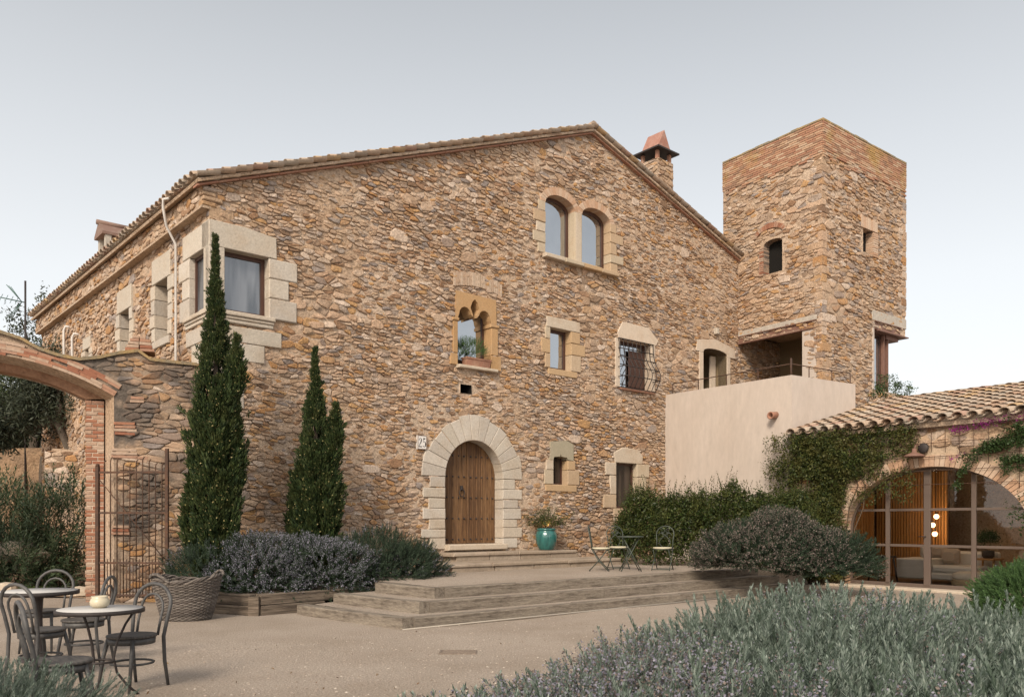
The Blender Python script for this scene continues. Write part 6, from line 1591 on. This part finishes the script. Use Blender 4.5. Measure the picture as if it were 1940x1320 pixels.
def bulb(name, loc, e, col=(1, .58, .26), r=.04):
    d = bpy.data.lights.new(name, 'POINT'); d.energy = e; d.color = col; d.shadow_soft_size = r; o = bpy.data.objects.new(name, d); COL.objects.link(o); o.location = loc; return o
o = bulb('uplight_bulb', Vector((0, 0, .13)), 3.2); o.parent = lp
# flower box in the gothic window
s = (gs0+gs1)/2; fb = thing('flower_box', 'terracotta window box with a bushy green plant on the gothic window sill', 'planter', fac.p(s+.05, gz0, -.06))
mb = MB(); mb.hexa([fac.p(s-.22, gz0, .03), fac.p(s+.44, gz0, .03), fac.p(s+.44, gz0, -.14), fac.p(s-.22, gz0, -.14), fac.p(s-.25, gz0+.19, .05), fac.p(s+.47, gz0+.19, .05), fac.p(s+.47, gz0+.19, -.15), fac.p(s-.25, gz0+.19, -.15)])
mb.fbox(fac, s-.26, s+.48, gz0+.16, gz0+.20, -.16, .062, 0, .004); obj('trough', mb, M['clay'], fb)
c = fac.p(s-.10, gz0+.30, -.05); P, D = lumpy(c, (.36, .20, .27), 420, 620, .2, 2); D[:, 2] += .5
V, Q, Mi = scatter([sprig(630+i, L=.16, n=26, nl=.04, nw=.007) for i in range(3)], P, D, .8, 621); np_obj('plant', V, Q, M['rosemary_bright'], None, parent=fb)
# ------------------------------------------------------------------ green garden chairs and table
gm = mat('sage_iron', (.06,.072,.06), .5, metal=.1, spec=.4); cm_ = mat('cream_cushion', (.50,.45,.33), .9)
def garden_chair(label, loc, rz):
    t = thing('garden_chair', label, 'chair', group='sage iron garden chairs on the terrace'); 
    mb = MB(); mb.lathe([(0, .435), (.20, .435), (.205, .447), (0, .447)], n=24); obj('seat', mb, gm, t, local=True)
    mb = MB(); mb.lathe([(0, .448), (.185, .448), (.205, .465), (.19, .485), (0, .488)], n=24); obj('cushion', mb, cm_, t, local=True)
    mb = MB(); mb.tube([(-.17, .17, .44), (-.175, .20, .62), (-.19, .225, .74)]+[(-.19*math.cos(math.pi*k/10), .23+.03*math.sin(math.pi*k/10), .76+.17*math.sin(math.pi*k/10)) for k in range(11)]+[(.19, .225, .74), (.175, .20, .62), (.17, .17, .44)], .0105, 6)
    obj('back_frame', mb, gm, t, local=True)
    mb = MB()
    for sg in (-1, 1):
        mb.tube([(sg*(.02+.10*math.sin(k*.55))*(1 if k < 8 else 1), .19+.008*k*.5, .46+.045*k) for k in range(9)], .006, 5)
        mb.tube([(sg*(.09+.05*math.cos(a)), .215, .72+.06*math.sin(a)) for a in np.linspace(0, 5.2, 14)], .006, 5)
        mb.tube([(sg*(.06+.045*math.cos(a)), .225, .83+.05*math.sin(a)) for a in np.linspace(.5, 5.5, 12)], .006, 5)
    obj('back_scroll', mb, gm, t, local=True)
    for sg in (-1, 1):
        mb = MB(); mb.tube([(sg*.18, .17, .44), (sg*.185, .04, .22), (sg*.19, -.17, 0)], .010, 6); obj('leg', mb, gm, t, local=True)
        mb = MB(); mb.tube([(sg*.165, -.13, .43), (sg*.17, .03, .22), (sg*.175, .23, 0)], .010, 6); obj('leg', mb, gm, t, local=True)
    mb = MB(); mb.tube([(-.19, -.165, .02), (.19, -.165, .02)], .008, 5); obj('stretcher', mb, gm, t, local=True); mb = MB(); mb.tube([(-.175, .225, .02), (.175, .225, .02)], .008, 5); obj('stretcher', mb, gm, t, local=True)
    t.location = loc; t.rotation_euler = (0, 0, rz); return t
TZ_ = .452
def onterr(u, Y): return ((u-CX)/F*Y, Y, TZ_)
g0 = garden_chair('green iron garden chair seen side-on against the rubble wall, left of the little table', onterr(1138, 17.5), face(1, -.15))
dup(g0, onterr(1172, 18.25), face(.25, -.95), 'green iron garden chair partly hidden behind the left edge of the little table')
dup(g0, onterr(1255, 17.7), face(-.42, -.9), 'green iron garden chair right of the little table, before the hedge')
gt = thing('garden_table', 'little green folding iron table between the garden chairs', 'table', onterr(1194, 17.35))
mb = MB(); mb.lathe([(0, .70), (.275, .70), (.28, .712), (.275, .724), (0, .724)], n=32); obj('table_top', mb, gm, gt, local=True)
for sg in (-1, 1):
    for e2 in (-1, 1):
        mb = MB(); mb.tube([(e2*.17, sg*.14, .70), (-e2*.21, sg*.17, 0)], .010, 6); obj('leg', mb, gm, gt, local=True)
mb = MB(); mb.tube([(-.2, -.17, .03), (-.2, .17, .03)], .008, 5); obj('stretcher', mb, gm, gt, local=True); mb = MB(); mb.tube([(.2, -.17, .03), (.2, .17, .03)], .008, 5); obj('stretcher', mb, gm, gt, local=True)
# ------------------------------------------------------------------ TV aerial
an = thing('tv_aerial', 'tall television aerial on a thin pole beside the thin-leaved tree', 'aerial', (-15.7, 27.0, 5))
apx, apy = (48-CX)/F*27.0, 27.0; LOC[an.name] = Vector((apx, apy, 5)); an.location = (apx, apy, 5)
mb = MB(); mb.tube([(apx, apy, 1.2), (apx, apy, 9.25)], .035, 6); obj('mast', mb, M['iron'], an)
mb = MB(); b0 = Vector((apx, apy, 8.55)); bd = Vector((-.94, -.28, .16)).normalized()
mb.tube([tuple(b0), tuple(b0+bd*1.5)], .018, 5)
for k in range(9):
    p = b0+bd*(.25+.15*k); mb.tube([tuple(p+Vector((.02, -.12, -.14))), tuple(p+Vector((-.02, .12, .14)))], .010, 4)
for sg in (-1, 1):
    for k in range(3): mb.tube([tuple(b0+bd*.1), tuple(b0+Vector((-.55, -.1+.12*k, sg*.55)))], .012, 4)
obj('antenna', mb, mat('aerial_green', (.10,.17,.15), .5, metal=.3), an)
# ------------------------------------------------------------------ inside the wing
fl = .046
def win(u, v, D): return wf.off(-D).uv(u, v)
sp_ = thing('slatted_screen', 'warm wooden slatted wall panel behind the sofa', 'screen', wf.p(1, fl, -3.6))
mb = MB(); sl = win(1795, 900, 3.6)[0]; wm = mat('warm_slats', (.30,.16,.06), .6, island=[(.30,.16,.06),(.33,.18,.07),(.27,.14,.05)])
for k in range(int(sl/.075)):
    s1 = sl-.075*k; mb.fbox(wf, s1-.045, s1, fl, 2.75, -3.6, -3.55)
obj('slats', mb, wm, sp_)
mb = MB()
for k in range(40): mb.fbox(wf, .012, .05, fl, 2.75, -3.5+.075*k, -3.455+.075*k)
obj('side_slats', mb, wm, sp_)
mb = MB(); mb.fbox(wf, .02, sl+.02, fl, 2.8, -3.68, -3.601); obj('backing', mb, mat('slat_backing', (.05,.028,.014), .8), sp_)
def sofa(label, s0, s1, h0, h1):
    t = thing('sofa', label, 'sofa', wf.p((s0+s1)/2, fl, (h0+h1)/2)); return t
fabric = mat('white_linen', (.55,.52,.48), .95, var=(5, .4, .7, (.48,.45,.41), .6), bump=(30, .3, .005)); beige = mat('beige_linen', (.40,.32,.25), .95, var=(6, .4, .7, (.33,.26,.2), .6))
sA, sB = win(1697, 1090, 1.5)[0], win(1760, 1090, 1.5)[0]; sC = win(1838, 1080, 2.4)[0]
so = sofa('white linen sofa under the hanging lamps inside the glazed arch', sA, sC, -2.6, -1.4)
def cushion(mb, s0, s1, z0, z1, h0, h1, b=.04):
    P = inset(rectp(s0, s1, z0, z1), 0); K = b
    lay = [(h0, K), (h0+K, 0), (h1-K, 0), (h1, K)]; vs = []
    def rr(k): 
        return [(s0+k+b*.6, z0+k), (s1-k-b*.6, z0+k), (s1-k, z0+k+b*.6), (s1-k, z1-k-b*.6), (s1-k-b*.6, z1-k), (s0+k+b*.6, z1-k), (s0+k, z1-k-b*.6), (s0+k, z0+k+b*.6)]
    for h, k in lay: vs += [wf.p(s, z, h) for s, z in rr(k)]
    mb.add(vs, [(r*8+i, r*8+(i+1) % 8, (r+1)*8+(i+1) % 8, (r+1)*8+i) for r in range(3) for i in range(8)]+[tuple(range(7, -1, -1)), tuple(range(24, 32))])
mb = MB(); cushion(mb, sA, sB, fl+.10, .62, -2.6, -1.5, .03); obj('arm', mb, fabric, so)
mb = MB(); cushion(mb, sB, sC+.5, fl+.10, .30, -2.6, -1.55, .03); obj('base', mb, fabric, so)
mb = MB(); cushion(mb, sB+.01, sC+.45, .305, .47, -2.4, -1.6, .05); obj('seat_cushion', mb, fabric, so)
mb = MB(); cushion(mb, sA+.05, sC+.5, .30, .78, -2.85, -2.61, .06); obj('backrest', mb, fabric, so)
for k in range(3):
    mb = MB(); a = sA+.12+.30*k; cushion(mb, a, a+.42, .62 if k < 2 else .48, .92 if k < 2 else .85, -2.55+.1*k, -2.32+.1*k, .08); obj('cushion', mb, beige if k else fabric, so)
pf = thing('pouf', 'low wicker pouf with a cream cushion top just behind the glass', 'pouf', wf.p(win(1836, 1095, .75)[0], fl, -1.05))
s_, z_ = win(1836, 1095, .75); c = wf.p(s_, 0, -1.05)
mb = MB(); mb.lathe([(.40, fl), (.46, fl+.06), (.475, fl+.12), (.45, fl+.19)], (c[0], c[1], 0), 30); obj('base', mb, mat('straw_weave', (.40,.30,.18), .9, fine=(60, .7, 1.2), bump=(50, .8, .01)), pf)
mb = MB(); mb.lathe([(.44, fl+.185), (.47, fl+.23), (.44, fl+.31), (.32, fl+.345), (0, fl+.35)], (c[0], c[1], 0), 30); obj('cushion', mb, mat('cream_top', (.50,.45,.38), .9), pf)
ac2 = thing('armchair', 'pale beige armchair inside the glazed arch at the right edge', 'armchair', wf.p(win(1915, 1080, 1.4)[0], fl, -1.6))
s_ = win(1905, 1080, 1.3)[0]
mb = MB(); cushion(mb, s_-.25, s_+.9, fl+.08, .46, -2.2, -1.3, .06); obj('seat', mb, fabric, ac2)
mb = MB(); cushion(mb, s_-.05, s_+.95, .46, .86, -2.3, -2.0, .08); obj('backrest', mb, beige, ac2)
stt = thing('side_table', 'small wooden side table with a dark potted plant inside the glazed arch', 'table', wf.p(win(1872, 1060, 2.2)[0], fl, -2.3))
s_, z_ = win(1872, 1057, 2.3)
mb = MB(); mb.fbox(wf, s_-.24, s_+.24, z_-.04, z_, -2.55, -2.05, 0, .008); obj('table_top', mb, wm, stt)
for a in (-1, 1):
    for b in (-1, 1): mb = MB(); mb.fbox(wf, s_+a*.2-.018, s_+a*.2+.018, fl, z_-.042, -2.3+b*.2-.018, -2.3+b*.2+.018); obj('leg', mb, wm, stt)
pc = wf.p(s_, z_, -2.3); hp = thing('house_plant', 'bushy dark plant in a dark pot on the small side table', 'plant', pc)
mb = MB(); mb.lathe([(.09, z_), (.13, z_+.05), (.135, z_+.17), (.12, z_+.18)], (pc[0], pc[1], 0), 18); obj('pot', mb, mat('dark_pot', (.06,.045,.035), .7), hp)
P, D = lumpy((pc[0], pc[1], z_+.42), (.2, .2, .16), 120, 640, .3); V, Q, Mi = scatter(VL, P, D, .9, 641); np_obj('foliage', V, Q, M['ivy'], None, parent=hp)
st_ = thing('bar_stool', 'black wooden stool at the left inside the glazed arch', 'stool', wf.p(win(1672, 1080, 1.0)[0], fl, -1.0))
s_, z_ = win(1672, 1052, 1.0)
mb = MB(); mb.fbox(wf, s_-.22, s_+.22, z_-.05, z_, -1.22, -.8, 0, .01); obj('seat', mb, M['iron'], st_)
for a in (-1, 1):
    for b in (-1, 1): mb = MB(); mb.tube([wf.p(s_+a*.17, z_-.04, -1.01+b*.16), wf.p(s_+a*.24, fl, -1.01+b*.22)], .022, 6); obj('leg', mb, M['iron'], st_)
ht = thing('hanging_lamp', 'cord of three lit glass globe lamps above the sofa', 'lamp', wf.p(win(1772, 960, 2.9)[0], 2.9, -2.9))
glow = emit('lit_globe', (1, .62, .30), 5)
s0_, z0_ = win(1774, 978, 2.9)
mb = MB(); mb.tube([wf.p(s0_, 3.40, -2.9), wf.p(s0_-.02, .75, -2.9)], .008, 5); obj('cord', mb, M['iron'], ht)
for (u, v) in ((1774, 978), (1767, 994), (1771, 1011)):
    s_, z_ = win(u, v, 2.85); c = wf.p(s_, z_, -2.85); mb = MB(); mb.lathe([(.002, -.062)]+[(.062*math.cos(a), .062*math.sin(a)) for a in np.linspace(-1.4, 1.4, 9)]+[(.002, .062)], c, 16); g_ = obj('globe', mb, glow, ht)
    mb = MB(); mb.lathe([(.03, .055), (.03, .10), (.012, .11)], c, 10); obj('socket', mb, M['iron'], g_)
    o = bulb('globe_bulb', Vector(c)-LOC[ht.name]+Vector((wf.n.x, wf.n.y, 0))*-.15, 6.0); o.parent = ht
s_, z_ = win(1772, 900, 3.0); o = bulb('room_fill_light', Vector(wf.p(4.6, 2.6, -3.2))-LOC[ht.name], 30, (1, .72, .45), .1); o.parent = ht  # added fill lamp without a fixture, brightens the sofas
o = bulb('room_fill_light', Vector(wf.p(2.6, 2.7, -1.6))-LOC[ht.name], 26, (1, .74, .5), .1); o.parent = ht  # second added fill lamp, nearer the glass, no fixture either

# ------------------------------------------------------------------ loose pebbles and a few dry leaves on the gravel
rs = np.random.default_rng(700); n = 15000
OCT = (np.array([(1,0,0),(0,1,0),(-1,0,0),(0,-1,0),(0,0,.7),(0,0,-.4)], float), np.array([(0,1,4,4),(1,2,4,4),(2,3,4,4),(3,0,4,4)]))
Y = 3.4+11*rs.random(n)**1.4; u = rs.uniform(0, 1500, n); X = (u-CX)/F*Y
ok = np.array([not ((x-Cs[0].x)*DE.x+(y-Cs[0].y)*DE.y > -.02 and True) and not pip(poly, x, y) for x, y in zip(X, Y)])
X, Y = X[ok], Y[ok]; n = len(X); sz = .004+.010*rs.random(n)**4
an_ = rs.uniform(0, 6.28, n); ca, sa = np.cos(an_), np.sin(an_); el = rs.uniform(.6, 1.4, n)
B = OCT[0][None]*sz[:, None, None]; B = np.stack([(B[..., 0]*ca[:, None]-B[..., 1]*sa[:, None])*el[:, None], B[..., 0]*sa[:, None]+B[..., 1]*ca[:, None], B[..., 2]], 2)
gz_ = np.array([.018*noise.noise((x*.35, y*.35, 0))+.008*noise.noise((x*1.7, y*1.7, 4)) for x, y in zip(X, Y)])
B += np.stack([X, Y, gz_+.002], 1)[:, None, :]
T3 = np.array([(0,1,4),(1,2,4),(2,3,4),(3,0,4)]); Q = (T3[None]+(np.arange(n)*6)[:, None, None]).reshape(-1, 3)
struct(np_obj('loose_gravel', B.reshape(-1, 3), Q, mat('gravel_grains', (.4,.32,.25), .95, island=[(.52,.43,.35),(.42,.33,.26),(.34,.27,.21),(.48,.39,.31),(.25,.195,.15),(.56,.48,.40)])), 'stuff')
P = []; Z = []
while len(P) < 90:
    y = 5.5+7*rs.random()**1.3; x = (rs.uniform(180, 1300)-CX)/F*y
    if not pip(poly, x, y) and (x-Cs[0].x)*DE.x+(y-Cs[0].y)*DE.y < -.1: P.append((x, y, .02)); Z.append((rs.normal(), rs.normal(), 1.5))
V, Q, Mi = scatter([cluster(720+i, 1, .035, .014, .0) for i in range(4)], P, Z, rs.uniform(.6, 1.3, len(P)), 701)
struct(np_obj('fallen_leaves', V, Q, leaf_mat('dry_leaves', [(.16,.10,.06),(.22,.15,.08),(.10,.07,.05)], .8, .1)), 'stuff')

dx, dy = (868-CX)/F*9.4, 9.4; dz = .018*noise.noise((dx*.35, dy*.35, 0))+.008*noise.noise((dx*1.7, dy*1.7, 4))
dg = thing('drain_grate', 'small flat dusty drain grate set in the gravel before the timber steps', 'drain', (dx, dy, dz)); mb = MB()
for (x0, x1, y0, y1) in ((-.21, .21, -.13, -.11), (-.21, .21, .11, .13), (-.21, -.19, -.11, .11), (.19, .21, -.11, .11)): mb.box(x0, x1, y0, y1, -.02, .009)
dr_m = mat('dusty_iron', (.22,.175,.14), .95, fine=(30, .6, 1.2)); obj('frame', mb, dr_m, dg, local=True)
mb = MB()
for k in range(9): mb.box(-.188, .188, -.102+k*.024, -.090+k*.024, -.02, .006)
obj('bars', mb, dr_m, dg, local=True); mb = MB(); mb.box(-.19, .19, -.11, .11, -.03, .003); obj('dirt', mb, M['gravel'], dg, local=True)
